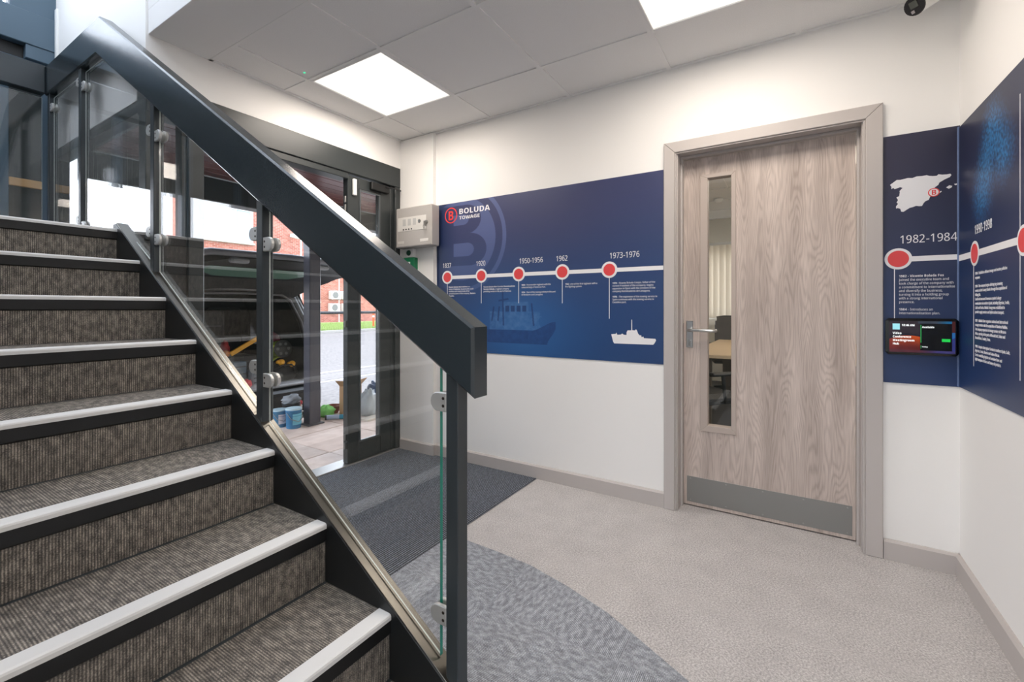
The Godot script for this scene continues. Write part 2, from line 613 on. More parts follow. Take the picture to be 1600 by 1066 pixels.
func ceiling():
	var c := frame_thing("ceiling")
	# plasterboard deck over everything; soffit margin along the stair void
	part(c, "deck", bxm(XL - 0.02, XR, CEIL + 0.12, CEIL + 0.30, 0.0, 1.69), M.ceil)
	part(c, "soffit_margin", bxm(XL, XR, CEIL - 0.0, CEIL + 0.12, 1.423, 1.69, 0.002), M.ceil)
	part(c, "soffit_margin", bxm(-0.45, XR, CEIL, CEIL + 0.3, 1.69, 4.4), M.ceil)
	# grid bars and wall angle
	var g := MB.new()
	var xs := []
	for i in 6: xs.append(GX + 0.6 * i)
	var zs := [GZ, GZ + 0.6]
	for x in xs:
		if x < XR: g.bx(x - 0.012, x + 0.012, CEIL, CEIL + 0.03, 0.0, 1.423)
	for z in zs: g.bx(XL, XR, CEIL + 0.0005, CEIL + 0.03, z - 0.012, z + 0.012)
	g.bx(XL, XR, CEIL - 0.0005, CEIL + 0.03, 0.0, 0.02)
	g.bx(XL, XR, CEIL - 0.0005, CEIL + 0.03, 1.405, 1.424)
	g.bx(XL, XL + 0.02, CEIL - 0.0005, CEIL + 0.03, 0.0, 1.423)
	g.bx(XR - 0.02, XR, CEIL - 0.0005, CEIL + 0.03, 0.0, 1.423)
	part(c, "grid", g.mesh(), M.bar)
	var xe := [XL] + xs.filter(func(x): return x < XR) + [XR]
	var ze := [0.0, GZ, GZ + 0.6, 1.423]
	for i in xe.size() - 1:
		for j in 3:
			var lit: bool = (j == 1 and (i == 1 or i == 4))
			if lit: continue
			part(c, "ceiling_tile", bxm(xe[i] + 0.009, xe[i + 1] - 0.009, CEIL + 0.006, CEIL + 0.02, ze[j] + 0.009, ze[j + 1] - 0.009, 0.002), M.tile)
	panel_light(Vector3(GX + 0.3, CEIL, GZ + 0.3), "square white panel light in the ceiling near the glazed front doors")
	panel_light(Vector3(GX + 2.1, CEIL, GZ + 0.3), "square white panel light in the ceiling above the grey oak door")
	panel_light(Vector3(GX + 2.35, CEIL - 0.012, 2.9), "unseen square white panel light added for fill in the ceiling behind the foot of the stairs")  # third panel is out of view, added to brighten the hall
	# tiny green indicator of the self-test lamp
	var p := thing("indicator_lamp", "tiny green indicator lamp in the ceiling tile beside the left panel light", "indicator", Vector3(-2.40, CEIL, 1.07))
	p.position = Vector3(-2.316, CEIL + 0.006, 0.99 + 0.075)
	var b := MB.new()
	b.cyl(Vector3(0, -0.003, 0), Vector3(0, 0.001, 0), 0.006, 0.007, 12)
	p.set_meta("org", Vector3.ZERO)
	part(p, "lens", b.mesh(), glow(Color(0.25, 0.8, 0.6), 0.8))

func panel_light(at: Vector3, label: String):
	var t := thing("ceiling_light", label, "ceiling light", at, "")
	var f := MB.new()
	for s in [-1, 1]:
		f.box(at + Vector3(s * 0.2875, 0.006, 0), Vector3(0.013, 0.016, 0.588), 0.002)
		f.box(at + Vector3(0, 0.006, s * 0.2875), Vector3(0.562, 0.016, 0.013), 0.002)
	part(t, "frame", f.mesh(), M.bar)
	part(t, "diffuser", bxm(at.x - 0.281, at.x + 0.281, at.y + 0.006, at.y + 0.014, at.z - 0.281, at.z + 0.281), glow(Color(1.0, 0.985, 0.955), 0.68))
	area_light("panel_lamp", at + Vector3(0, -0.006, 0), Vector3.DOWN, Vector2(0.56, 0.56), LAMP, Color(1.0, 0.95, 0.90), t)

# ---------------------------------------------------------------- printed wall panels
func in_b(u: float, v: float) -> bool:
	# heavy letter B, u 0..0.8, v 0..1
	if u < 0.0 or v < 0.0 or v > 1.0: return false
	if u < 0.24: return true
	var lower := v < 0.53
	var cy := 0.265 if lower else 0.76
	var ro := 0.265 if lower else 0.24
	var x_out := 0.50 if lower else 0.44
	var d := absf(v - cy)
	var outer := (u <= x_out and d <= ro) or Vector2(maxf(u - x_out, 0.0), d).length() <= ro
	var ri := ro - 0.155
	var inner := (u <= x_out - 0.04 and d <= ri) or Vector2(maxf(u - x_out + 0.04, 0.0), d).length() <= ri
	return outer and not inner

func seg_d(p: Vector2, a: Vector2, b: Vector2) -> float:
	return p.distance_to(Geometry2D.get_closest_point_to_segment(p, a, b))

func wall_panels():
	var wh: Material = M.print_white
	# --- panel between pier and door: x -2.237..-0.607, y 0.797..1.886
	var x0 := -2.262
	var x1 := -0.604
	var y0 := 0.797
	var y1 := 1.885
	var sn := noise(0.03, 4, 90)
	var img := image_of(830, 545, func(px: int, py: int) -> Color:
		var x := x0 + (x1 - x0) * px / 830.0
		var y := y1 - (y1 - y0) * py / 545.0
		var t := (y1 - y) / (y1 - y0)
		var u := (x - x0) / (x1 - x0)
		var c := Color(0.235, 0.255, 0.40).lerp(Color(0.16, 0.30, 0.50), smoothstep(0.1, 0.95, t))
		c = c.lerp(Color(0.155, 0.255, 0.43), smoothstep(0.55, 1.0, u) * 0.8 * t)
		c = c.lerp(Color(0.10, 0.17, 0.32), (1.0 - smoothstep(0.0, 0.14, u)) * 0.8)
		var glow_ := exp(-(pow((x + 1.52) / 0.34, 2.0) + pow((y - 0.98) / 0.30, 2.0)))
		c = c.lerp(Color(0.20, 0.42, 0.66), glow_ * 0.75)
		# watermark: B in a double ring
		var d := Vector2(x + 2.03, y - 1.615).length()
		var paler := c.lerp(Color(0.42, 0.48, 0.68), 0.55 * clampf(1.2 - t, 0.0, 1.0) * smoothstep(0.0, 0.1, u))
		if (d > 0.385 - 0.028 and d < 0.388) or (d < 0.30 and not in_b((x + 2.235) / 0.56, (y - 1.42) / 0.44)):
			c = paler
		# faded photograph of a tug
		var s := sn.get_noise_2d(px * 1.3, py * 1.3)
		var hull := y < 0.965 + 0.06 * smoothstep(-1.45, -1.27, x) and y > 0.875 and x > -1.80 and x < -1.27 - 0.06 * (1.0 - smoothstep(0.875, 0.99, y))
		if hull:
			c = c.lerp(Color(0.13, 0.22, 0.42), 0.55 + s * 0.2)
		elif y > 0.96 and y < 1.09 and x > -1.78 and x < -1.38 + s * 0.03:
			c = c.lerp(Color(0.34, 0.50, 0.70), 0.38 + s * 0.5)
		elif y >= 1.0 and y < 1.155 and x > -1.67 and x < -1.47:
			c = c.lerp(Color(0.34, 0.50, 0.70), 0.42 + s * 0.3)
			if y > 1.09 and y < 1.13 and fmod(x + 3.0, 0.045) < 0.030: c = c.lerp(Color(0.10, 0.20, 0.38), 0.7)
		var p := Vector2(x, y)
		var m := minf(minf(seg_d(p, Vector2(-1.665, 1.0), Vector2(-1.672, 1.22)), seg_d(p, Vector2(-1.43, 1.0), Vector2(-1.445, 1.14))), minf(seg_d(p, Vector2(-1.76, 1.03), Vector2(-1.745, 1.12)), seg_d(p, Vector2(-1.71, 1.03), Vector2(-1.70, 1.12))))
		m = minf(m, seg_d(p, Vector2(-1.70, 1.165), Vector2(-1.63, 1.175)))
		if m < 0.006: c = c.lerp(Color(0.11, 0.20, 0.38), 0.6)
		return c)
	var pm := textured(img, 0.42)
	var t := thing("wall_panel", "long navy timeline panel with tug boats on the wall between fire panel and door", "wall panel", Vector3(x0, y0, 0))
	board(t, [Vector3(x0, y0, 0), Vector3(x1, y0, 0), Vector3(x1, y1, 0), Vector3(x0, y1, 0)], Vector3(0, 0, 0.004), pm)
	var zt := 0.004
	part(t, "timeline_bar", bxm(-2.16, x1, 1.326, 1.350, zt, zt + 0.0006), wh)
	var yr := ["1837", "1920", "1950-1956", "1962", "1973-1976"]
	var cxs := [-2.159, -1.850, -1.543, -1.223, -0.916]
	var lx := [-2.205, -1.897, -1.540, -1.268, -0.916]
	var lb := [1.412, 1.412, 1.410, 1.410, 1.407]
	var sb := [1.146, 1.146, 1.145, 1.143, 1.049]
	for i in 5:
		timeline_dot(t, Vector3(cxs[i], 1.3405, zt), Basis(), 0.049, 0.036)
		part(t, "stem", bxm(cxs[i] - 0.002, cxs[i] + 0.002, sb[i], 1.30, zt, zt + 0.0006), wh)
		letters(t, yr[i], Vector3(lx[i], lb[i], zt + 0.0004), 0.0475, wh, 0.0, false, 0.80)
	var em := 0.0138
	para(t, "*Vicente Boluda Mari Bolinas* is a\nnative of *Valencia*, founds by the south\nmaritime and coastal trade of the\ncurrent business of the company, *Naviera\nVizcaina.*", Vector3(-2.147, 1.262, zt), em, wh, 0.0, 0.93)
	para(t, "Vicente Boluda Mari founded *Remolcadores\nVicente Boluda*, a tugboat company\nproviding service in the port of Valencia.", Vector3(-1.831, 1.256, zt), em, wh, 0.0, 0.93)
	para(t, "*1950* - First wooden tugboats with the\nuniversal brigs of Valencia Port.\n\n*1956* - Start of the towing activity in the port\nof Benidorm and Cartagena.", Vector3(-1.522, 1.261, zt), em, wh, 0.0, 0.93)
	para(t, "*1962*, one of the first tugboats with a\nfire fighting system.", Vector3(-1.203, 1.258, zt), em, wh, 0.0, 0.93)
	para(t, "*1973* - Vicente Boluda Crespo, father of the\ncurrent President of the company, begins\nexpansion in Spain with the constant of the\ncompany Remolcadores de Cartagena.\n\n*1976* - The expansion of the towing service in\nSpain continues with the towing service in\nCastellon port.", Vector3(-0.897, 1.255, zt), em, wh, 0.0, 0.93)
	# white silhouette of a tug
	var tug := [Vector2(-0.904, 0.957), Vector2(-0.876, 0.96), Vector2(-0.872, 0.968), Vector2(-0.868, 0.955), Vector2(-0.845, 0.957), Vector2(-0.838, 0.963), Vector2(-0.83, 0.957), Vector2(-0.812, 0.955), Vector2(-0.812, 0.97), Vector2(-0.806, 0.982), Vector2(-0.784, 0.983), Vector2(-0.7835, 1.045), Vector2(-0.780, 1.045), Vector2(-0.779, 0.984), Vector2(-0.764, 0.983), Vector2(-0.757, 0.99), Vector2(-0.752, 0.984), Vector2(-0.745, 0.965), Vector2(-0.735, 0.955), Vector2(-0.728, 0.957), Vector2(-0.725, 0.945), Vector2(-0.715, 0.95), Vector2(-0.712, 0.94), Vector2(-0.648, 0.939), Vector2(-0.644, 0.93), Vector2(-0.652, 0.914), Vector2(-0.66, 0.905), Vector2(-0.885, 0.903), Vector2(-0.892, 0.912)]
	var b := MB.new()
	b.prism(tug, zt, zt + 0.0006)
	part(t, "tug_silhouette", b.mesh(), wh, "white silhouette of a tug boat")
	# logo: red ring with a heavy B, name in white
	part(t, "logo_ring", ring(Vector3(-2.124, 1.796, zt), 0.050, 0.058), M.badge_red)
	letters(t, "B", Vector3(-2.154, 1.762, zt + 0.0004), 0.092, M.badge_red, 0.0, true, 0.98)
	letters(t, "BOLUDA", Vector3(-2.052, 1.797, zt + 0.0004), 0.053, wh, 0.0, true, 1.30)
	letters(t, "TOWAGE", Vector3(-2.048, 1.758, zt + 0.0004), 0.033, wh, 0.0, true, 1.36)

	# --- panel between door and corner
	var im2 := image_of(128, 256, func(px: int, py: int) -> Color:
		var tt := py / 255.0
		var u := px / 127.0
		return Color(0.175, 0.17, 0.27).lerp(Color(0.13, 0.225, 0.40), smoothstep(0.05, 0.9, tt)).lerp(Color(0.10, 0.13, 0.23), 0.35 * u * (1.0 - tt)))
	var q := thing("wall_panel", "narrow navy timeline panel with a white map of Spain beside the oak door", "wall panel", Vector3(0.345, 0.783, 0))
	board(q, [Vector3(0.345, 0.783, 0), Vector3(XR, 0.783, 0), Vector3(XR, 1.873, 0), Vector3(0.345, 1.873, 0)], Vector3(0, 0, 0.004), textured(im2, 0.42))
	part(q, "timeline_bar", bxm(0.39, XR - 0.004, 1.315, 1.337, zt, zt + 0.0006), wh)
	timeline_dot(q, Vector3(0.3955, 1.3285, zt), Basis(), 0.0465, 0.036)
	part(q, "stem", bxm(0.3815, 0.3845, 1.06, 1.29, zt, zt + 0.0006), wh)
	letters(q, "1982-1984", Vector3(0.399, 1.395, zt + 0.0004), 0.049, wh, 0.0, false, 0.80)
	para(q, "*1982 - Vicente Boluda Fos*\njoined the executive team and\ntook charge of the company with\na commitment to internationalise\nand diversify the business,\nturning it into a holding group\nwith a strong international\npresence.\n\n*1984* - Introduces an\ninternationalisation plan.", Vector3(0.398, 1.247, zt), em, wh, 0.0, 0.86)
	# map of Spain: outline in zoomed units of the print
	var mp := [[118, 170], [160, 145], [205, 118], [250, 122], [300, 116], [345, 110], [400, 117], [450, 103], [520, 106], [570, 102], [600, 115], [640, 122], [685, 125], [705, 108], [745, 118], [800, 122], [835, 118], [848, 135], [832, 158], [770, 182], [715, 212], [704, 240], [668, 262], [640, 300], [640, 345], [612, 372], [594, 412], [556, 424], [535, 445], [515, 480], [480, 478], [445, 470], [400, 482], [370, 486], [325, 508], [290, 528], [262, 522], [250, 485], [218, 472], [196, 476], [196, 448], [222, 420], [202, 400], [222, 372], [200, 338], [236, 325], [244, 280], [240, 262], [278, 226], [250, 214], [178, 230], [160, 212], [136, 226], [136, 196]]
	var sp := []
	for p in mp: sp.append(map_pt(p))
	b = MB.new()
	b.prism(sp, zt, zt + 0.0006)
	for isl in [[[790, 282], [825, 260], [858, 272], [850, 290], [820, 302]], [[876, 250], [905, 248], [912, 262], [890, 268]], [[716, 332], [736, 316], [740, 328], [722, 340]]]:
		var ip := []
		for p in isl: ip.append(map_pt(p))
		b.prism(ip, zt, zt + 0.0006)
	part(q, "map_silhouette", b.mesh(), wh, "white map of Spain with islands")
	part(q, "badge_disc", disc(Vector3(0.511, 1.605, zt + 0.0006), 0.0175), wh)
	part(q, "badge_ring", ring(Vector3(0.511, 1.605, zt + 0.0007), 0.0150, 0.0185), M.badge_red)
	letters(q, "B", Vector3(0.5025, 1.5945, zt + 0.0012), 0.029, M.badge_red, 0.0, true, 0.95)

	# --- panel on the right wall
	var tx := noise(0.06, 4, 92)
	var im3 := image_of(512, 256, func(px: int, py: int) -> Color:
		var z := 2.2 * px / 511.0
		var y := 1.863 - 1.08 * py / 255.0
		var tt := py / 255.0
		var c := Color(0.13, 0.15, 0.26).lerp(Color(0.10, 0.20, 0.38), smoothstep(0.0, 0.8, tt)).lerp(Color(0.20, 0.22, 0.33), smoothstep(0.3, 0.75, z) * 0.55)
		var d := minf(minf(seg_d(Vector2(z, y), Vector2(0.37, 1.74), Vector2(0.46, 1.63)), seg_d(Vector2(z, y), Vector2(0.32, 1.64), Vector2(0.27, 1.53))), seg_d(Vector2(z, y), Vector2(0.37, 1.74), Vector2(0.27, 1.53)))
		var s := tx.get_noise_2d(px * 4.0, py * 4.0)
		c = c.lerp(Color(0.17, 0.46, 0.68), clampf(1.25 - d / 0.10 + s * 0.4, 0.0, 1.0) * clampf(0.75 + 0.8 * s, 0.2, 1.0))
		return c)
	var r := thing("wall_panel", "tall navy timeline panel with a pale blue relief map on the right wall", "wall panel", Vector3(XR, 0.785, 0))
	board(r, [Vector3(XR, 0.785, 0.004), Vector3(XR, 0.785, 2.2), Vector3(XR, 1.863, 2.2), Vector3(XR, 1.863, 0.004)], Vector3(-0.004, 0, 0), textured(im3, 0.42))
	part(r, "edge_highlight", bxm(XR - 0.009, XR - 0.001, 0.784, 1.868, 0.001, 0.009, 0.003), mat(0.34, 0.42, 0.58, 0.35))  # pale blue strip painted as the highlight along the panel edge
	var xt := XR - 0.004
	var rb := Basis(Vector3.UP, -PI / 2)
	part(r, "timeline_bar", bxm(xt - 0.0006, xt, 1.307, 1.331, 0.005, 2.2), wh)
	timeline_dot(r, Vector3(xt, 1.320, 0.199), rb, 0.0475, 0.037)
	timeline_dot(r, Vector3(xt, 1.316, 0.629), rb, 0.0475, 0.037)
	part(r, "stem", bxm(xt - 0.0006, xt, 0.89, 1.275, 0.186, 0.190), wh)
	part(r, "stem", bxm(xt - 0.0006, xt, 0.891, 1.765, 0.601, 0.605), wh)
	letters(r, "1990-1998", Vector3(xt - 0.0004, 1.392, 0.196), 0.0475, wh, -PI / 2, false, 0.80)
	para(r, "*1990* - Establishes offshore towage and marine pollution\nresponse.\n\n*1994* - The company begins offering tug steaming\nservices in the Canary Islands through the acquisition of\n*Viking Six.*\nSmall and measured Tenemar acquired salvage\nremolcadores in southern Spain, including Algeciras, Seville,\nCadiz and Huelva. Boluda Towage was established to\nprovide supply services and hydrocarbon transport.\n\n*1997* - *Boluda Lines* organises national and international\nstorage services with the acquisition of *Naviera Pinillos.*\nThe company expansion to towage services in Western\nAfrica, opening in the ports of Nouakchott, Dakar and\nNouadhibou, Conakry, Tema.\n\n*1998* - Acquires the tugboat Service in southern Spain, Cadiz,\nAlgeciras, Ceuta, Almeria and Guinea Bissau.\nService modelling logistics of container liner and\nlight transport of Hiace and heavy oil products.", Vector3(xt, 1.238, 0.205), em, wh, -PI / 2, 0.86)

func map_pt(p: Array) -> Vector2:
	var px: float = 1375.0 + p[0] / 7.615
	var py: float = 260.0 + p[1] / 7.615
	# print coordinates of the map on the panel, metres
	var u := (px - 1390.5) / (1486.0 - 1390.5)
	var x := 0.368 + 0.197 * (u * 0.96 / (1.0 + 0.0 * u) + 0.04 * u * u)
	var per := lerpf(0.00268, 0.00258, u)
	return Vector2(x, 1.684 - (py - 272.5) * per)

func board(t: Node3D, p: Array, off: Vector3, m: Material):
	var b := MB.new()
	var f := []
	for k in p: f.append(k + off)
	b.quad_uv(f, [Vector2(0, 1), Vector2(1, 1), Vector2(1, 0), Vector2(0, 0)], off)
	for i in 4:
		var j := (i + 1) % 4
		b.quad_uv([p[i], p[j], f[j], f[i]], [Vector2(0, 0), Vector2(0, 0), Vector2(0, 0), Vector2(0, 0)], (p[i] + p[j]) * 0.5 - (p[0] + p[2]) * 0.5)
	part(t, "board", b.mesh(), m)

func timeline_dot(t: Node3D, c: Vector3, bs: Basis, r1: float, r0: float):
	part(t, "timeline_dot", disc(c, r1, bs, 0.0009), M.print_white)
	part(t, "timeline_dot", disc(c + bs.z * 0.0009, r0, bs, 0.0006), M.print_red)

# a paragraph; *stars* switch to bold
func para(t: Node3D, s: String, p: Vector3, em: float, m: Material, turn: float, stretch: float):
	var x := Basis(Vector3.UP, turn).x
	var lines := s.split("\n")
	var bold := false
	for i in lines.size():
		var u := 0.0
		var bits := lines[i].split("*")
		for k in bits.size():
			if k > 0: bold = not bold
			var bit := bits[k]
			if bit.strip_edges() == "": continue
			var o := part(t, "lettering", text_mesh(bit.strip_edges(), em, bold), m)
			var lead := bit.length() - bit.lstrip(" ").length()
			u += lead * em * 0.26 * stretch
			var f: Font = font_bold if bold else font_plain
			o.position += p + x * u + Vector3(0, -1.17 * em * i - (font_bold if bold else font_plain).get_descent(32) * em / 32.0, 0) + Basis(Vector3.UP, turn).z * 0.0004
			o.rotation.y = turn
			o.scale = Vector3(stretch, 1, 1)
			u += f.get_string_size(bit.strip_edges(), HORIZONTAL_ALIGNMENT_LEFT, -1, 16).x / 16.0 * em * stretch
			if bit.ends_with(" "): u += em * 0.26 * stretch

# ---------------------------------------------------------------- oak door and the office behind it
func uv_slab(b: MB, x0: float, x1: float, y0: float, y1: float, z0: float, z1: float, fu: Callable):
	var v := [Vector3(x0, y0, z1), Vector3(x1, y0, z1), Vector3(x1, y1, z1), Vector3(x0, y1, z1), Vector3(x0, y0, z0), Vector3(x1, y0, z0), Vector3(x1, y1, z0), Vector3(x0, y1, z0)]
	for f in [[0, 1, 2, 3, Vector3.BACK], [4, 5, 6, 7, Vector3.FORWARD], [0, 4, 7, 3, Vector3.LEFT], [1, 5, 6, 2, Vector3.RIGHT], [0, 1, 5, 4, Vector3.DOWN], [3, 2, 6, 7, Vector3.UP]]:
		var p := [v[f[0]], v[f[1]], v[f[2]], v[f[3]]]
		var u := []
		for q in p: u.append(fu.call(q, f[4]))
		b.quad_uv(p, u, f[4])

func office_door():
	var d := frame_thing("door_1", Vector3(-0.13, 0, -0.1))
	# lining and stops
	var f := MB.new()
	f.bx(-0.545, -0.528, 0.0, 1.965, -0.15, 0.0)
	f.bx(0.270, 0.290, 0.0, 1.965, -0.15, 0.0)
	f.bx(-0.528, 0.270, 1.962, 1.982, -0.15, 0.0)
	f.bx(-0.528, -0.517, 0.0, 1.952, -0.098, -0.066, 0.002)
	f.bx(0.259, 0.270, 0.0, 1.952, -0.098, -0.066, 0.002)
	f.bx(-0.528, 0.270, 1.948, 1.962, -0.098, -0.066, 0.002)
	part(d, "lining", f.mesh(), M.trim)
	# architrave: stepped profile, mitred at the head
	var a := MB.new()
	for s in [[-0.599, -0.541, 0], [0.343, 0.282, 0]]:
		a.prism([Vector2(s[0], 0), Vector2(s[1], 0), Vector2(s[1], 1.964), Vector2(s[0], 2.024)], 0.0, 0.020, 0.003)
		var st: float = s[1] + signf(s[1] - s[0]) * 0.008
		a.prism([Vector2(s[1], 0), Vector2(st, 0), Vector2(st, 1.957), Vector2(s[1], 1.964)], 0.0, 0.013, 0.002)
	a.prism([Vector2(-0.599, 2.024), Vector2(-0.541, 1.964), Vector2(0.282, 1.964), Vector2(0.343, 2.024)], 0.0, 0.020, 0.003)
	a.prism([Vector2(-0.541, 1.964), Vector2(-0.533, 1.957), Vector2(0.274, 1.957), Vector2(0.282, 1.964)], 0.0, 0.013, 0.002)
	part(d, "architrave", a.mesh(), M.trim)
	# leaf with the slot for the vision panel
	var fu := func(p: Vector3, _n: Vector3) -> Vector2: return Vector2((p.x + 0.516) / 0.776, 1.0 - p.y / 1.955)
	var l := MB.new()
	uv_slab(l, -0.516, -0.41, 0.007, 1.946, -0.144, -0.10, fu)
	uv_slab(l, -0.262, 0.258, 0.007, 1.946, -0.144, -0.10, fu)
	uv_slab(l, -0.41, -0.262, 0.007, 0.445, -0.144, -0.10, fu)
	uv_slab(l, -0.41, -0.262, 1.838, 1.946, -0.144, -0.10, fu)
	part(d, "leaf", l.mesh(), M.oak, "grey oak veneered leaf")
	var v := MB.new()
	var xo := [-0.430, -0.251]
	var xi := [-0.391, -0.274]
	var yo := [0.430, 1.850]
	var yi := [0.464, 1.829]
	for z in [-0.100, -0.144]:
		var zt: float = z + (0.006 if z > -0.12 else -0.006)
		v.prism([Vector2(xo[0], yo[0]), Vector2(xo[1], yo[0]), Vector2(xi[1], yi[0]), Vector2(xi[0], yi[0])], z, zt, 0.002)
		v.prism([Vector2(xo[0], yo[1]), Vector2(xo[1], yo[1]), Vector2(xi[1], yi[1]), Vector2(xi[0], yi[1])], z, zt, 0.002)
		v.prism([Vector2(xo[0], yo[0]), Vector2(xi[0], yi[0]), Vector2(xi[0], yi[1]), Vector2(xo[0], yo[1])], z, zt, 0.002)
		v.prism([Vector2(xo[1], yo[0]), Vector2(xi[1], yi[0]), Vector2(xi[1], yi[1]), Vector2(xo[1], yo[1])], z, zt, 0.002)
	for s in [[-0.410, -0.391, 0.445, 1.838], [-0.274, -0.262, 0.445, 1.838]]:
		v.bx(s[0], s[1], s[2], s[3], -0.143, -0.101)
	v.bx(-0.391, -0.274, 0.445, 0.464, -0.143, -0.101)
	v.bx(-0.391, -0.274, 1.829, 1.838, -0.143, -0.101)
	part(d, "vision_frame", v.mesh(), M.oak_plain)
	part(d, "pane", bxm(-0.391, -0.274, 0.464, 1.829, -0.125, -0.119), M.glass)
	var k := part(d, "kick_plate", bxm(-0.499, 0.245, 0.024, 0.167, -0.10, -0.0985, 0.0005), mat(0.60, 0.60, 0.59, 0.5, 0.85))
	var sc := MB.new()
	for x in [-0.48, -0.30, -0.127, 0.05, 0.226]:
		for y in [0.036, 0.155]:
			sc.cyl(Vector3(x, y, -0.0985), Vector3(x, y, -0.0975), 0.004, 0.003, 8)
	part(k, "screw", sc.mesh(), M.steel)
	var h := part(d, "handle_plate", bxm(-0.502, -0.466, 0.890, 1.042, -0.10, -0.092, 0.003), M.chrome)
	var lv := MB.new()
	lv.cyl(Vector3(-0.486, 0.990, -0.092), Vector3(-0.486, 0.990, -0.060), 0.010, 0.009, 16)
	lv.tube([Vector3(-0.486, 0.990, -0.062), Vector3(-0.478, 0.990, -0.055), Vector3(-0.46, 0.990, -0.052), Vector3(-0.40, 0.989, -0.052), Vector3(-0.362, 0.988, -0.052), Vector3(-0.35, 0.988, -0.056), Vector3(-0.346, 0.988, -0.068)], 0.0085, 12)
	part(h, "lever", lv.mesh(), M.chrome)
	var cy := MB.new()
	cy.cyl(Vector3(-0.484, 0.928, -0.093), Vector3(-0.484, 0.928, -0.088), 0.0085, 0.0085, 14)
	cy.bx(-0.489, -0.479, 0.902, 0.924, -0.093, -0.089, 0.001)
	part(h, "lock_cylinder", cy.mesh(), M.steel)

func office():
	# shell of the meeting room behind the door
	struct("floor_office", bxm(-2.7, 2.0, -0.12, 0.0, -5.1, -0.12), mat(0.36, 0.35, 0.34, 0.95))
	var w := MB.new()
	w.bx(-2.7, -2.55, 0.0, 2.75, -5.1, -0.12)
	w.bx(1.85, 2.0, 0.0, 2.75, -5.1, -0.12)
	w.bx(-2.55, -1.75, 0.0, 2.75, -5.1, -4.95)
	w.bx(0.6, 1.85, 0.0, 2.75, -5.1, -4.95)
	w.bx(-1.75, 0.6, 0.0, 0.95, -5.1, -4.95)
	w.bx(-1.75, 0.6, 2.05, 2.75, -5.1, -4.95)
	struct("wall_office", w.mesh(), mat(0.88, 0.86, 0.81, 0.8))
	var c := frame_thing("ceiling_office")
	part(c, "deck", bxm(-2.55, 1.85, 2.47, 2.62, -4.95, -0.12), M.ceil)
	var g := MB.new()
	for i in 7: g.bx(-2.55 + 0.6 * i + 0.15 - 0.012, -2.55 + 0.6 * i + 0.15 + 0.012, 2.433, 2.47, -4.95, -0.12)
	for j in 8: g.bx(-2.55, 1.85, 2.433, 2.47, -4.7 + 0.6 * j - 0.012, -4.7 + 0.6 * j + 0.012)
	part(c, "grid", g.mesh(), M.bar)
	var tm := bxm(-0.291, 0.291, 0.0, 0.014, -0.291, 0.291, 0.002)
	for i in range(1, 4):
		for j in range(0, 7):
			piece(c, "ceiling_tile", tm, M.tile, Vector3(-2.4 + 0.6 * i + 0.3, 2.440, -4.7 + 0.6 * j + 0.3))
	var l := thing("ceiling_light", "unseen panel light in the ceiling of the meeting room behind the oak door", "ceiling light", Vector3(0.3, 2.433, -2.3))  # lamp out of view, lights the room behind the vision panel
	part(l, "frame", bxm(0.0, 0.6, 2.428, 2.440, -2.6, -2.0, 0.002), M.bar)
	part(l, "diffuser", bxm(0.02, 0.58, 2.426, 2.4279, -2.58, -2.02), glow(Color(1, 0.95, 0.86), 1.0))
	area_light("panel_lamp", Vector3(0.3, 2.42, -2.3), Vector3.DOWN, Vector2(0.56, 0.56), 4.5, Color(1.0, 0.94, 0.86), l)
	var sd := thing("smoke_detector", "round white smoke detector on the ceiling seen through the door's vision panel", "smoke detector", Vector3(-0.75, 2.433, -3.4))
	var b := MB.new()
	b.lathe([Vector2(0.0, -0.045), Vector2(0.028, -0.043), Vector2(0.045, -0.03), Vector2(0.05, -0.012), Vector2(0.058, -0.010), Vector2(0.058, 0.0), Vector2(0.0, 0.0)], Vector3(-0.75, 2.433, -3.4))
	part(sd, "body", b.mesh(), M.white)
	# window with vertical blinds
	var wn := frame_thing("window_1", Vector3(-0.575, 0.95, -5.0))
	var wf := MB.new()
	wf.bx(-1.75, -1.69, 0.95, 2.05, -5.06, -5.0); wf.bx(0.54, 0.6, 0.95, 2.05, -5.06, -5.0)
	wf.bx(-1.69, 0.54, 0.95, 1.01, -5.06, -5.0); wf.bx(-1.69, 0.54, 1.99, 2.05, -5.06, -5.0)
	wf.bx(-0.6, -0.54, 1.01, 1.99, -5.06, -5.0)
	part(wn, "window_frame", wf.mesh(), M.white)
	part(wn, "pane", bxm(-1.69, 0.54, 1.01, 1.99, -5.035, -5.03), M.glass)
	var bl := thing("vertical_blind", "cream vertical blind across the meeting room window behind the door", "blind", Vector3(-0.575, 0.96, -4.87))
	part(bl, "head_rail", bxm(-1.78, 0.63, 2.06, 2.10, -4.90, -4.84, 0.004), M.white)
	var fab := mat(0.92, 0.90, 0.86, 0.9)
	fab.backlight_enabled = true
	fab.backlight = Color(0.84, 0.81, 0.76)
	var slat := MB.new()
	for i in 6:
		var x0 := -0.044 + 0.088 * i / 6.0
		var x1 := x0 + 0.088 / 6.0
		var z0 := 0.006 * cos(x0 / 0.044 * 1.5)
		var z1 := 0.006 * cos(x1 / 0.044 * 1.5)
		slat.quad(Vector3(x0, 0, z0), Vector3(x1, 0, z1), Vector3(x1, 1.10, z1), Vector3(x0, 1.10, z0), Vector3.BACK, 1)
		slat.quad(Vector3(x0, 0, z0 - 0.001), Vector3(x1, 0, z1 - 0.001), Vector3(x1, 1.10, z1 - 0.001), Vector3(x0, 1.10, z0 - 0.001), Vector3.FORWARD, 1)
	var sm := slat.mesh()
	for i in 28:
		var o := piece(bl, "slat", sm, fab, Vector3(-1.73 + 0.0855 * i, 0.962, -4.87))
		o.rotation.y = 0.30
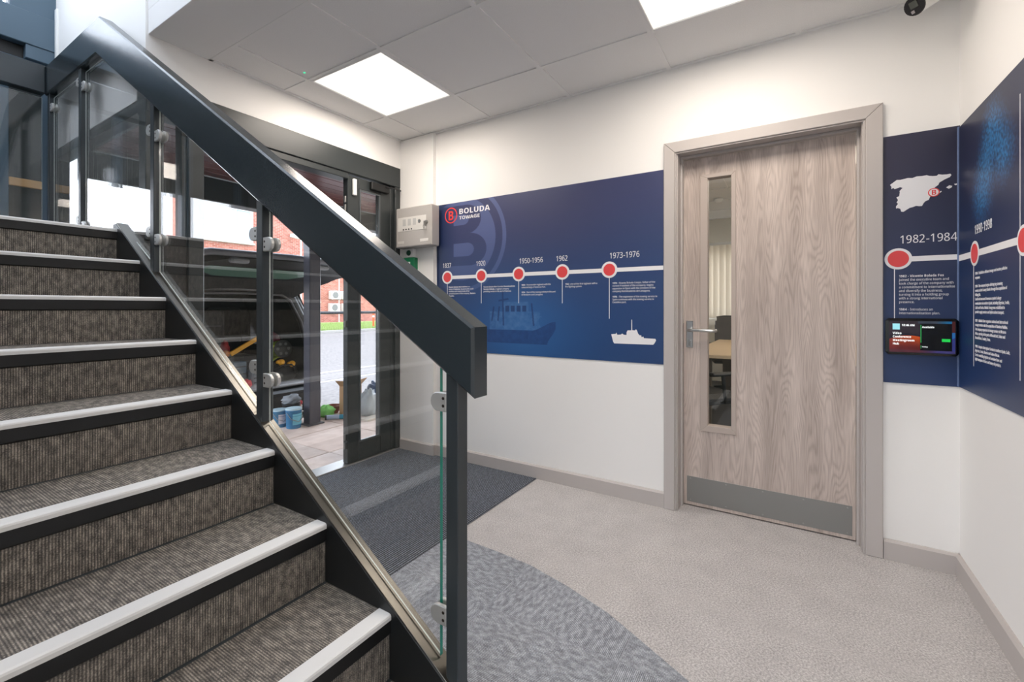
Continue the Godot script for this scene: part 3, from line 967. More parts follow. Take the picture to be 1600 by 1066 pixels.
	# table and chairs
	var t := thing("meeting_table", "pale wooden meeting table seen through the vision panel of the oak door", "table", Vector3(0.05, 0, -2.45))
	var wood := mat(0.80, 0.70, 0.56, 0.5)
	part(t, "table_top", bxm(-0.75, 0.85, 0.700, 0.730, -3.45, -1.42, 0.004), wood)
	for s in [[-0.62, -1.7], [0.72, -1.7], [-0.62, -3.2], [0.72, -3.2]]:
		part(t, "leg", bxm(s[0] - 0.03, s[0] + 0.03, 0.0, 0.70, s[1] - 0.03, s[1] + 0.03, 0.003), mat(0.35, 0.30, 0.24, 0.5))
	part(t, "modesty_panel", bxm(-0.59, 0.69, 0.32, 0.70, -2.47, -2.44, 0.003), mat(0.30, 0.25, 0.19, 0.6))
	office_chair(Vector3(-0.62, 0, -1.05), 2.45, M.black, "black office chair at the near end of the meeting table")
	office_chair(Vector3(-0.62, 0, -3.78), 0.1, mat(0.36, 0.34, 0.32, 0.8), "grey mesh office chair at the far side of the meeting table")

func office_chair(at: Vector3, turn: float, m: Material, label: String):
	var t := thing("office_chair", label, "chair", at)
	t.set_meta("org", Vector3.ZERO)
	t.rotation.y = turn
	var b := MB.new()
	b.lathe([Vector2(0.0, 0.10), Vector2(0.045, 0.10), Vector2(0.035, 0.13), Vector2(0.025, 0.15), Vector2(0.025, 0.42), Vector2(0.0, 0.42)], Vector3.ZERO)
	part(t, "column", b.mesh(), M.black)
	for i in 5:
		var a := TAU * i / 5
		var d := Vector3(cos(a), 0, sin(a))
		b = MB.new()
		b.cyl(Vector3(0, 0.12, 0), d * 0.28 + Vector3(0, 0.075, 0), 0.025, 0.016, 8)
		b.cyl(d * 0.28 + Vector3(-d.z, 0, d.x) * 0.02 + Vector3(0, 0.028, 0), d * 0.28 - Vector3(-d.z, 0, d.x) * 0.02 + Vector3(0, 0.028, 0), 0.028, 0.028, 12)
		b.cyl(d * 0.28 + Vector3(0, 0.03, 0), d * 0.28 + Vector3(0, 0.08, 0), 0.012, 0.012, 8)
		part(t, "castor_leg", b.mesh(), M.black)
	b = MB.new()
	b.box(Vector3(0, 0.46, 0), Vector3(0.48, 0.08, 0.46), 0.03)
	part(t, "seat", b.mesh(), m)
	b = MB.new()
	for i in 8:
		var y0 := 0.56 + 0.055 * i
		var y1 := y0 + 0.055
		var k0 := 0.24 - 0.02 * sin(i / 8.0 * PI)
		for j in 6:
			var xw := 0.225 * (1.0 - 0.25 * pow(maxf(0.0, (i - 5.0) / 3.0), 2.0))
			var x0 := lerpf(-xw, xw, j / 6.0)
			var x1 := lerpf(-xw, xw, (j + 1) / 6.0)
			var f := func(x: float, y: float, o: float) -> Vector3: return Vector3(x, y, -0.26 + x * x * 0.9 + pow((y - 0.72) * 0.5, 2.0) + o)
			b.quad(f.call(x0, y0, 0), f.call(x1, y0, 0), f.call(x1, y1, 0), f.call(x0, y1, 0), Vector3.BACK, 1)
			b.quad(f.call(x0, y0, -0.03), f.call(x1, y0, -0.03), f.call(x1, y1, -0.03), f.call(x0, y1, -0.03), Vector3.FORWARD, 1)
	part(t, "backrest", b.mesh(), m)
	b = MB.new()
	b.tube([Vector3(-0.2, 0.99, -0.24), Vector3(-0.12, 1.0, -0.27), Vector3(0.12, 1.0, -0.27), Vector3(0.2, 0.99, -0.24)], 0.014, 8)
	part(t, "back_rim", b.mesh(), M.black)
	b = MB.new()
	b.tube([Vector3(0, 0.44, -0.1), Vector3(0, 0.44, -0.27), Vector3(0, 0.52, -0.30), Vector3(0, 0.75, -0.295)], 0.02, 8)
	part(t, "back_frame", b.mesh(), M.black)
	for s in [-1, 1]:
		b = MB.new()
		b.tube([Vector3(s * 0.2, 0.45, 0.02), Vector3(s * 0.28, 0.45, 0.02), Vector3(s * 0.28, 0.64, 0.0)], 0.013, 8)
		b.box(Vector3(s * 0.28, 0.65, 0.02), Vector3(0.06, 0.025, 0.26), 0.01)
		part(t, "armrest", b.mesh(), M.black)

# ---------------------------------------------------------------- fittings on the walls
func wall_fittings():
	# fire alarm panel on the pier
	var g := mat(0.70, 0.685, 0.67, 0.55)
	var t := thing("fire_alarm_panel", "grey fire alarm panel with a key on the pier beside the front doors", "alarm panel", Vector3(-2.394, 1.573, 0.03))
	part(t, "cabinet", bxm(-2.575, -2.213, 1.573, 1.875, 0.03, 0.118, 0.006), g)
	part(t, "door_seam", bxm(-2.572, -2.216, 1.578, 1.584, 0.118, 0.1195), mat(0.58, 0.57, 0.56, 0.6))
	part(t, "fascia", bxm(-2.552, -2.265, 1.695, 1.800, 0.118, 0.1200, 0.0006), mat(0.86, 0.85, 0.83, 0.4))
	var b := MB.new()
	for i in 3:
		b.bx(-2.50 + 0.052 * i, -2.468 + 0.052 * i, 1.735, 1.785, 0.12, 0.1206)
	part(t, "indicator_label", b.mesh(), mat(0.74, 0.74, 0.73, 0.5))
	for i in 4:
		b = MB.new()
		b.cyl(Vector3(-2.492 + 0.0275 * i, 1.708, 0.12), Vector3(-2.492 + 0.0275 * i, 1.708, 0.123), 0.0055, 0.005, 12)
		part(t, "button", b.mesh(), M.black)
	b = MB.new()
	b.cyl(Vector3(-2.33, 1.76, 0.12), Vector3(-2.33, 1.76, 0.124), 0.013, 0.012, 16)
	part(t, "key_switch", b.mesh(), M.steel)
	b = MB.new()
	b.cyl(Vector3(-2.262, 1.745, 0.118), Vector3(-2.262, 1.745, 0.125), 0.015, 0.014, 16)
	part(t, "cabinet_lock", b.mesh(), M.steel)
	b = MB.new()
	b.bx(-2.264, -2.260, 1.715, 1.750, 0.124, 0.150, 0.001)
	b.tube([Vector3(-2.262, 1.73, 0.146), Vector3(-2.256, 1.71, 0.148), Vector3(-2.262, 1.69, 0.147), Vector3(-2.268, 1.71, 0.147), Vector3(-2.262, 1.73, 0.146)], 0.0022, 6)
	part(t, "key", b.mesh(), M.steel)
	part(t, "maker_label", bxm(-2.553, -2.490, 1.602, 1.622, 0.118, 0.1195), mat(0.80, 0.79, 0.77, 0.5))
	part(t, "maker_label", bxm(-2.325, -2.245, 1.604, 1.626, 0.118, 0.1195), mat(0.88, 0.87, 0.85, 0.5))
	# green emergency door release
	var r := thing("door_release", "white door release box with green button above a green sign under the fire panel", "door release", Vector3(-2.49, 1.42, 0.03))
	part(r, "box", bxm(-2.54, -2.45, 1.503, 1.572, 0.03, 0.062, 0.004), M.white)
	b = MB.new()
	b.lathe([Vector2(0.0, 0.012), Vector2(0.017, 0.010), Vector2(0.021, 0.004), Vector2(0.022, 0.0), Vector2(0.0, 0.0)], Vector3(-2.495, 1.538, 0.062), Vector3.BACK)
	part(r, "button", b.mesh(), mat(0.03, 0.28, 0.20, 0.35))
	part(r, "call_point", bxm(-2.546, -2.428, 1.405, 1.500, 0.03, 0.072, 0.004), mat(0.04, 0.42, 0.27, 0.45))
	part(r, "sign_window", bxm(-2.52, -2.47, 1.425, 1.468, 0.072, 0.0735), M.white)
	# light switch plate just under it
	var sw := thing("wall_switch", "small white switch plate low on the pier under the door release", "switch", Vector3(-2.36, 1.30, 0.03))
	part(sw, "plate", bxm(-2.403, -2.317, 1.257, 1.343, 0.03, 0.039, 0.003), M.white)
	part(sw, "rocker", bxm(-2.372, -2.348, 1.282, 1.318, 0.039, 0.043, 0.002), M.white)
	# touch screen beside the door
	var s := thing("room_booking_screen", "black touch screen showing a meeting room booking beside the oak door", "screen", Vector3(0.468, 0.91, 0.004))
	part(s, "casing", bxm(0.350, 0.585, 0.910, 1.068, 0.004, 0.030, 0.010), mat(0.03, 0.03, 0.033, 0.25))
	var nn := noise(0.02, 3, 120)
	var img := image_of(256, 160, func(px: int, py: int) -> Color:
		var u := px / 255.0
		var v := py / 159.0
		var c := Color(0.21, 0.17, 0.20)
		var edge := 0.46 + 0.10 * pow((u - 0.30) / 0.3, 2.0) + (0.02 if u < 0.1 else 0.0)
		if u < 0.49 and v > edge:
			c = Color(0.82, 0.33, 0.10).lerp(Color(0.40, 0.13, 0.12), clampf((v - edge) * 2.6, 0.0, 1.0)).lerp(Color(0.42, 0.14, 0.20), 0.5 * (1.0 - smoothstep(0.0, 0.25, u)))
		elif u < 0.49 and v > edge - 0.08 + (u - 0.2) * 0.1:
			c = Color(0.13, 0.12, 0.17)
		if u > 0.48 and u < 0.955 and v > 0.07 and v < 0.93: c = Color(0.012, 0.014, 0.018)
		if v < 0.07 and u > 0.45: c = Color(0.25, 0.28, 0.33).lerp(Color(0.1, 0.42, 0.62), smoothstep(0.7, 0.93, u))
		if u >= 0.955: c = Color(0.30, 0.12, 0.12) if v < 0.35 else (Color(0.16, 0.42, 0.68) if v < 0.55 - (u - 0.955) else Color(0.20, 0.22, 0.50))
		if v > 0.93: c = Color(0.36, 0.17, 0.22).lerp(Color(0.26, 0.24, 0.46), smoothstep(0.4, 0.8, u))
		return c * (1.0 + 0.1 * nn.get_noise_2d(px, py)))
	var sm := mat(0.02, 0.02, 0.02, 0.12)
	sm.emission_enabled = true
	sm.emission = Color.BLACK
	sm.emission_texture = img
	sm.emission_energy_multiplier = 0.5
	b = MB.new()
	b.quad_uv([Vector3(0.362, 0.922, 0.0305), Vector3(0.572, 0.922, 0.0305), Vector3(0.572, 1.056, 0.0305), Vector3(0.362, 1.056, 0.0305)], [Vector2(0, 1), Vector2(1, 1), Vector2(1, 0), Vector2(0, 0)], Vector3.BACK)
	part(s, "display_screen", b.mesh(), sm)
	var z := 0.0310
	part(s, "display_tile", bxm(0.373, 0.397, 1.019, 1.045, z - 0.0005, z), glow(Color(0.50, 0.72, 0.76), 0.7))
	part(s, "display_bar", bxm(0.4645, 0.4665, 0.965, 1.040, z - 0.0005, z), glow(Color(0.1, 0.55, 0.25), 0.8))
	part(s, "display_bar", bxm(0.4645, 0.4665, 0.940, 0.953, z - 0.0005, z), glow(Color(0.1, 0.45, 0.22), 0.7))
	part(s, "display_button", bxm(0.531, 0.557, 0.9705, 0.983, z - 0.0005, z), glow(Color(0.05, 0.62, 0.22), 0.8))
	var lw := glow(Color(0.86, 0.88, 0.88), 0.7)
	letters(s, "10:46 AM", Vector3(0.403, 1.034, z), 0.0125, lw, 0.0, true, 0.80)
	letters(s, "Video\nConference\nMeetingroom\nHub", Vector3(0.373, 0.999, z), 0.0130, lw, 0.0, true, 0.85)
	letters(s, "Available", Vector3(0.469, 1.027, z), 0.0110, lw, 0.0, true, 0.80)
	letters(s, "today", Vector3(0.469, 0.945, z), 0.008, lw, 0.0, false, 0.9)
	# bullet camera in the corner under the ceiling
	var c := thing("security_camera", "black-faced security camera under the ceiling in the corner above the narrow panel", "camera", Vector3(0.50, 2.433, 0.20))
	var fc := Vector3(0.404, 2.292, 0.26)
	var ax := Vector3(-0.62, -0.52, 0.60).normalized()
	b = MB.new()
	b.cyl(fc - ax * 0.135, fc - ax * 0.004, 0.031, 0.036, 24)
	part(c, "body", b.mesh(), M.white)
	b = MB.new()
	b.cyl(fc - ax * 0.004, fc, 0.0365, 0.035, 24)
	part(c, "face", b.mesh(), mat(0.10, 0.09, 0.085, 0.25))
	b = MB.new()
	var ub := ax.cross(Vector3.UP).normalized()
	var vb := ub.cross(ax)
	b.box(fc + ax * 0.001 + vb * 0.006, Vector3(0.028, 0.026, 0.003), 0.002, Basis(ub, vb, -ax))
	part(c, "lens", b.mesh(), mat(0.30, 0.31, 0.28, 0.1))
	b = MB.new()
	b.box(fc + ax * 0.001 - vb * 0.019 + ub * 0.010, Vector3(0.012, 0.012, 0.003), 0.001, Basis(ub, vb, -ax))
	part(c, "sensor", b.mesh(), mat(0.62, 0.60, 0.60, 0.4))
	b = MB.new()
	b.tube([fc - ax * 0.10, fc - ax * 0.13 + Vector3(0.01, 0.02, 0), Vector3(0.505, 2.415, 0.175)], 0.012, 10)
	b.cyl(Vector3(0.505, 2.410, 0.175), Vector3(0.505, 2.433, 0.175), 0.042, 0.046, 20)
	part(c, "bracket", b.mesh(), M.white)

# ---------------------------------------------------------------- stairs
func nose_x(k: int) -> float:
	return -0.863 - GO * (k - 2)

func stringer_y(x: float) -> float:
	return -0.1989 - 0.634 * x

const ZB := 2.95

func staircase():
	var t := thing("staircase", "black staircase with brown carpeted treads and white nosings climbing to the left", "staircase", Vector3(-1.65, 0, 2.37))
	var fu := func(p: Vector3, n: Vector3) -> Vector2: return Vector2(p.z / 1.28, (p.y if absf(n.x) > 0.5 else p.x) / 1.28)
	var under := []
	for k in range(1, 10):
		var x := nose_x(k)
		var xb := nose_x(k + 1) - 0.006 if k < 9 else -3.79
		var y := RISE * k
		var b := MB.new()
		uv_slab(b, xb, x - 0.042, y - 0.024, y - 0.002, ZS, ZB, fu)
		part(t, "tread", b.mesh(), M.carpet_u)
		b = MB.new()
		uv_slab(b, x - 0.020, x - 0.006, y - RISE - 0.002, y - 0.050, ZS, ZB, fu)
		part(t, "riser", b.mesh(), M.carpet_u)
		# nosing: pale insert on the edge, black band under it
		b = MB.new()
		b.prism([Vector2(x - 0.043, y - 0.003), Vector2(x - 0.043, y + 0.001), Vector2(x - 0.006, y + 0.001), Vector2(x - 0.001, y - 0.001), Vector2(x + 0.001, y - 0.005), Vector2(x + 0.001, y - 0.014), Vector2(x - 0.01, y - 0.014), Vector2(x - 0.01, y - 0.003)], ZS, ZB)
		part(t, "nosing_strip", b.mesh(), M.nosing, "pale grey strip along the step edge")
		b = MB.new()
		b.prism([Vector2(x - 0.020, y - 0.004), Vector2(x - 0.001, y - 0.014), Vector2(x, y - 0.016), Vector2(x, y - 0.048), Vector2(x - 0.004, y - 0.052), Vector2(x - 0.020, y - 0.052)], ZS, ZB)
		part(t, "nosing_band", b.mesh(), M.black, "black band under the step edge")
		under.append(Vector2(x - 0.018, y - RISE))
		under.append(Vector2(x - 0.018, y - 0.024))
	under.append(Vector2(-3.79, RISE * 9 - 0.024))
	under.append(Vector2(-3.79, RISE * 9 - 0.20))
	under.append(Vector2(-2.70, RISE * 9 - 0.22))
	under.append(Vector2(-0.90, 0.0))
	var c := MB.new()
	c.prism(under, ZS, ZB)
	part(t, "carcass", c.mesh(), M.dark)
	for z in [[1.738, ZS], [ZB, ZB + 0.05]]:
		var s := MB.new()
		s.prism([Vector2(-0.652, 0.0), Vector2(-0.652, stringer_y(-0.652)), Vector2(-2.70, stringer_y(-2.70)), Vector2(-2.74, stringer_y(-2.70)), Vector2(-2.74, 1.17), Vector2(-0.89, 0.0)], z[0], z[1], 0.003)
		part(t, "stringer", s.mesh(), M.string)
		s = MB.new()
		s.prism([Vector2(-0.654, stringer_y(-0.654) - 0.001), Vector2(-0.654, stringer_y(-0.654) + 0.004), Vector2(-2.70, stringer_y(-2.70) + 0.004), Vector2(-2.70, stringer_y(-2.70) - 0.001)], z[0] + 0.001, z[1] - 0.001, 0.001)
		part(t, "stringer_cap", s.mesh(), M.cap, "polished capping strip")
	# edge beam of the landing
	part(t, "landing_beam", bxm(-3.84, -2.74, 1.20, 1.490, 1.738, ZS, 0.003), M.dark)
	part(t, "landing_beam", bxm(-3.84, -3.79, 1.20, 1.490, ZS, ZB, 0.003), M.dark)

func balustrade():
	var t := thing("balustrade", "anthracite timber handrail on steel posts with clear glass panels beside the stairs", "balustrade", Vector3(-1.65, 0, 1.76))
	var zc := 1.7605
	var rb := func(x: float) -> float: return 0.908 + (2.40 - 0.908) / (2.968 - 0.602) * (-x - 0.602)
	var b := MB.new()
	b.prism([Vector2(-0.602, 1.069), Vector2(-2.927, 2.575), Vector2(-3.83, 2.575), Vector2(-3.83, 2.405), Vector2(-2.968, 2.400), Vector2(-0.602, 0.908)], 1.729, 1.790, 0.006)
	part(t, "handrail", b.mesh(), M.rail)
	b = MB.new()
	b.bx(-3.862, -3.80, 2.405, 2.575, 1.79, ZB, 0.006)
	part(t, "handrail", b.mesh(), M.rail)
	# posts
	var posts := [-0.6715, -1.488, -2.325, -3.244, -3.80]
	for i in 5:
		var x: float = posts[i]
		var y0 := 0.0 if i == 0 else (stringer_y(x) - 0.012 if i < 3 else 1.488)
		var y1: float = rb.call(x) + 0.02 if i < 3 else 2.42
		part(t, "post", bxm(x - 0.018, x + 0.018, y0, y1, zc - 0.019, zc + 0.019, 0.002), M.dark)
	part(t, "post", bxm(-3.85, -3.812, 1.488, 2.42, 2.40, 2.438, 0.002), M.dark)
	part(t, "post", bxm(-3.85, -3.812, 1.488, 2.42, ZB - 0.04, ZB, 0.002), M.dark)
	# glass panels, each with its green edge
	var polys := []
	for i in 2:
		var xr: float = -0.719 if i == 0 else posts[i] - 0.033
		var xl: float = posts[i + 1] + 0.030
		polys.append([Vector2(xr, stringer_y(xr) + 0.012), Vector2(xr, rb.call(xr) - 0.012), Vector2(xl, rb.call(xl) - 0.012), Vector2(xl, stringer_y(xl) + 0.012)])
	var xa: float = posts[2] - 0.030
	var xz: float = posts[3] + 0.030
	polys.append([Vector2(xa, stringer_y(xa) + 0.012), Vector2(xa, rb.call(xa) - 0.012), Vector2(-2.972, 2.385), Vector2(xz, 2.385), Vector2(xz, 1.50), Vector2(-2.685, 1.50)])
	polys.append([Vector2(posts[3] - 0.03, 1.50), Vector2(posts[3] - 0.03, 2.385), Vector2(posts[4] + 0.03, 2.385), Vector2(posts[4] + 0.03, 1.50)])
	for p in polys:
		glass_panel(t, p, Transform3D(Basis(), Vector3(0, 0, zc - 0.005)))
	glass_panel(t, [Vector2(1.80, 1.50), Vector2(2.37, 1.50), Vector2(2.37, 2.385), Vector2(1.80, 2.385)], Transform3D(Basis(Vector3.BACK, Vector3.UP, Vector3.LEFT), Vector3(-3.826, 0, 0)))
	glass_panel(t, [Vector2(2.47, 1.50), Vector2(2.88, 1.50), Vector2(2.88, 2.385), Vector2(2.47, 2.385)], Transform3D(Basis(Vector3.BACK, Vector3.UP, Vector3.LEFT), Vector3(-3.826, 0, 0)))
	# D-shaped clamps gripping the glass on both faces
	for i in 4:
		var x: float = posts[i]
		for s in [-1.0, 1.0]:
			if i == 0 and s > 0: continue
			var xc: float = x + s * 0.018
			var lo: float = (stringer_y(x) + 0.15) if i < 3 else 1.575
			var hi: float = minf(rb.call(x) - 0.125, 2.325)
			if i == 0:
				lo = 0.378; hi = 0.888
			for y in [lo, hi]:
				clamp_piece(t, Vector3(xc, y + (0.0 if i == 0 else -s * 0.02), zc), s)
	clamp_piece(t, Vector3(posts[4] + 0.018, 2.323, zc), 1.0)

func glass_panel(t: Node3D, poly: Array, xf: Transform3D):
	var b := MB.new()
	b.prism(poly, 0.0, 0.010, 0.0, xf)
	var p := part(t, "glass_panel", b.mesh(), M.glass)
	# polished edge: thin strip round the outline, a little inside the faces
	var e := MB.new()
	var rim := MB.new()
	var n := poly.size()
	for i in n:
		var a: Vector2 = poly[i]
		var c: Vector2 = poly[(i + 1) % n]
		var o2 := Vector2((c - a).y, -(c - a).x).normalized()
		var mid := Vector2.ZERO
		for q in poly: mid += q / n
		if o2.dot((a + c) * 0.5 - mid) < 0: o2 = -o2
		var green: bool = o2.x > 0.9 and a.x > -0.8 and a.x < 0.0
		var t0 := 0.0006 if green else 0.0035
		var t1 := 0.0094 if green else 0.0065
		var q0: Vector3 = xf * Vector3(a.x + o2.x * 0.0004, a.y + o2.y * 0.0004, t0)
		var q1: Vector3 = xf * Vector3(c.x + o2.x * 0.0004, c.y + o2.y * 0.0004, t0)
		var q2: Vector3 = xf * Vector3(c.x + o2.x * 0.0004, c.y + o2.y * 0.0004, t1)
		var q3: Vector3 = xf * Vector3(a.x + o2.x * 0.0004, a.y + o2.y * 0.0004, t1)
		var ov := xf.basis * Vector3(o2.x, o2.y, 0)
		var em: MB = e if green else rim
		em.quad(q0, q1, q2, q3, ov)
		em.quad(q0 - ov * 0.001, q1 - ov * 0.001, q2 - ov * 0.001, q3 - ov * 0.001, -ov)
	if e.n > 0: part(p, "glass_edge", e.mesh(), M.glass_edge, "green polished edge")
	part(p, "glass_rim", rim.mesh(), M.glass_rim, "pale polished edge")

func clamp_piece(t: Node3D, at: Vector3, s: float):
	var b := MB.new()
	var poly := [Vector2(0, -0.023), Vector2(s * 0.026, -0.023)]
	for i in 9:
		var a := -PI / 2 + PI * i / 8
		poly.append(Vector2(s * (0.028 + 0.023 * cos(a)), 0.023 * sin(a)))
	poly.append(Vector2(s * 0.026, 0.023))
	poly.append(Vector2(0, 0.023))
	b.prism(poly, 0.006, 0.017, 0.002, Transform3D(Basis(), at))
	b.prism(poly, -0.017, -0.006, 0.002, Transform3D(Basis(), at))
	b.bx(at.x, at.x + s * 0.008, at.y - 0.018, at.y + 0.018, at.z - 0.006, at.z + 0.006)
	var o := part(t, "clamp", b.mesh(), M.clamp)
	var k := MB.new()
	for y in [-0.009, 0.009]:
		k.cyl(at + Vector3(s * 0.010, y, 0.0165), at + Vector3(s * 0.010, y, 0.0178), 0.0042, 0.0036, 10)
	part(o, "screw", k.mesh(), mat(0.30, 0.27, 0.25, 0.4, 0.9))

# ---------------------------------------------------------------- the stair bay: outer walls, glazing, roof over the void
func stair_bay():
	var w := MB.new()
	# white return wall over the side glazing
	w.bx(-4.10, XL, 2.215, 5.3, 1.62, 1.70)
	w.bx(-4.10, XL - 0.105, 2.135, 2.215, 1.62, 1.70)
	struct("wall_return", w.mesh(), M.wall)
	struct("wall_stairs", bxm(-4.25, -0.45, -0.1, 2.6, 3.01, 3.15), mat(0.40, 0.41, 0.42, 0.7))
	w = MB.new()
	w.bx(-4.25, -0.45, 2.6, 3.2, 3.01, 3.15); w.bx(-4.25, -0.45, 5.0, 5.3, 3.01, 3.15)
	w.bx(-4.25, -3.9, 3.2, 5.0, 3.01, 3.15); w.bx(-0.8, -0.45, 3.2, 5.0, 3.01, 3.15)
	struct("wall_stairs_upper", w.mesh(), M.wall)
	# unseen clerestory over the stairs, added to bring in more daylight
	var cl := frame_thing("window_6", Vector3(-2.35, 3.2, 3.08))
	w = MB.new()
	for x in [-3.9, -2.89, -1.87, -0.86]: w.bx(x, x + 0.06, 3.2, 5.0, 3.04, 3.10, 0.004)
	for y in [3.2, 4.94]: w.bx(-3.9, -0.8, y, y + 0.06, 3.041, 3.099, 0.004)
	part(cl, "window_frame", w.mesh(), M.frame)
	part(cl, "pane", bxm(-3.88, -0.82, 3.22, 4.98, 3.065, 3.075), M.glass)
	struct("wall_stair_foot", bxm(-0.60, -0.45, -0.1, 5.3, 3.15, 4.55), M.wall)
	w = MB.new()
	w.bx(XL, -0.45, CEIL + 0.30, 5.3, 1.62, 1.69)
	w.bx(-0.45, -0.30, CEIL + 0.30, 5.3, 1.60, 3.15)
	struct("wall_void", w.mesh(), M.wall)
	w = MB.new()
	w.bx(-4.25, -3.9, 5.3, 5.45, 1.60, 3.15); w.bx(-0.7, -0.30, 5.3, 5.45, 1.60, 3.15)
	w.bx(-3.9, -0.7, 5.3, 5.45, 1.60, 1.78); w.bx(-3.9, -0.7, 5.3, 5.45, 2.9, 3.15)
	struct("ceiling_void", w.mesh(), M.ceil)
	var sk := frame_thing("window_5", Vector3(-2.2, 5.4, 2.35))  # skylight out of view, added so daylight reaches the stairs
	w = MB.new()
	for x in [-3.9, -2.33, -0.76]: w.bx(x, x + 0.06, 5.36, 5.46, 1.78, 2.9, 0.004)
	w.bx(-3.9, -0.7, 5.361, 5.459, 1.78, 1.83, 0.004); w.bx(-3.9, -0.7, 5.361, 5.459, 2.85, 2.9, 0.004)
	part(sk, "window_frame", w.mesh(), M.frame)
	part(sk, "pane", bxm(-3.88, -0.72, 5.40, 5.41, 1.80, 2.88), M.glass)
	# lower panels in dark sheet
	w = MB.new()
	w.bx(-4.12, XL - 0.08, -0.5, 1.44, 1.63, 1.70)
	w.bx(-4.12, -4.02, -0.5, 1.30, 1.70, 3.0)
	struct("wall_spandrel", w.mesh(), M.frame)
	struct("floor_bay", bxm(-4.02, XL, -0.12, 0.0, 1.70, 3.0), M.pile)
	# side glazing between landing level and the white wall
	var s := frame_thing("window_2", Vector3(-3.35, 1.44, 1.665))
	var b := MB.new()
	b.bx(-4.10, XL, 1.44, 1.49, 1.63, 1.70, 0.003)
	b.bx(-4.10, XL, 2.075, 2.135, 1.625, 1.698, 0.003)
	b.bx(-4.10, -4.02, 1.49, 2.075, 1.63, 1.70, 0.003)
	b.bx(-2.70, XL, 1.49, 2.075, 1.63, 1.70, 0.003)
	part(s, "window_frame", b.mesh(), M.frame)
	part(s, "pane", bxm(-4.02, -2.70, 1.49, 2.075, 1.66, 1.67), M.glass)
	# end glazing, a deep transom and a tall window above
	var e := frame_thing("window_3", Vector3(-4.06, 1.30, 2.35))
	b = MB.new()
	b.bx(-4.10, -4.02, 1.30, 1.36, 1.70, 3.0, 0.003)
	for z in [1.70, 1.905, 2.12, 2.55, 2.94]: b.bx(-4.10, -4.02, 1.36, 2.60, z, z + 0.06, 0.003)
	b.bx(-4.10, -4.02, 2.60, 2.66, 1.70, 3.0, 0.003)
	b.bx(-4.10, -4.0, 2.949, 5.3, 1.70, 1.905, 0.003)
	for z in [1.93, 2.45, 2.94]: b.bx(-4.10, -4.02, 2.949, 5.3, z, z + 0.06, 0.003)
	b.bx(-4.10, -4.02, 5.2, 5.3, 1.905, 3.0, 0.003)
	part(e, "window_frame", b.mesh(), M.skylit_frame)
	part(e, "pane", bxm(-4.065, -4.055, 1.36, 2.0, 1.965, 2.94), M.glass)
	part(e, "spandrel_panel", bxm(-4.07, -4.04, 2.0, 2.60, 1.76, 2.94), M.frame)
	part(e, "spandrel_panel", bxm(-4.07, -4.04, 1.36, 2.0, 1.76, 1.905), M.frame)
	part(e, "timber_strip", bxm(-4.04, -4.02, 1.865, 1.915, 1.76, 1.905, 0.003), mat(0.74, 0.60, 0.42, 0.6))
	part(e, "pane", bxm(-4.065, -4.055, 2.95, 5.2, 1.905, 2.94), M.glass)
	part(e, "recess_shade", bxm(-4.10, -4.04, 2.66, 2.745, 1.84, 3.0), M.black)  # black sheet painted in for the dark, shaded gap under the beam
	part(e, "transom_block", bxm(-4.10, -3.985, 2.66, 2.745, 1.70, 1.84, 0.003), M.skylit_frame)
	struct("trim_1", bxm(-4.10, -3.98, 2.745, 2.949, 1.70, 3.0, 0.004), M.skylit_frame)
	struct("trim_2", bxm(-3.98, -3.945, 2.60, 3.02, 1.70, 1.712, 0.002), M.white)

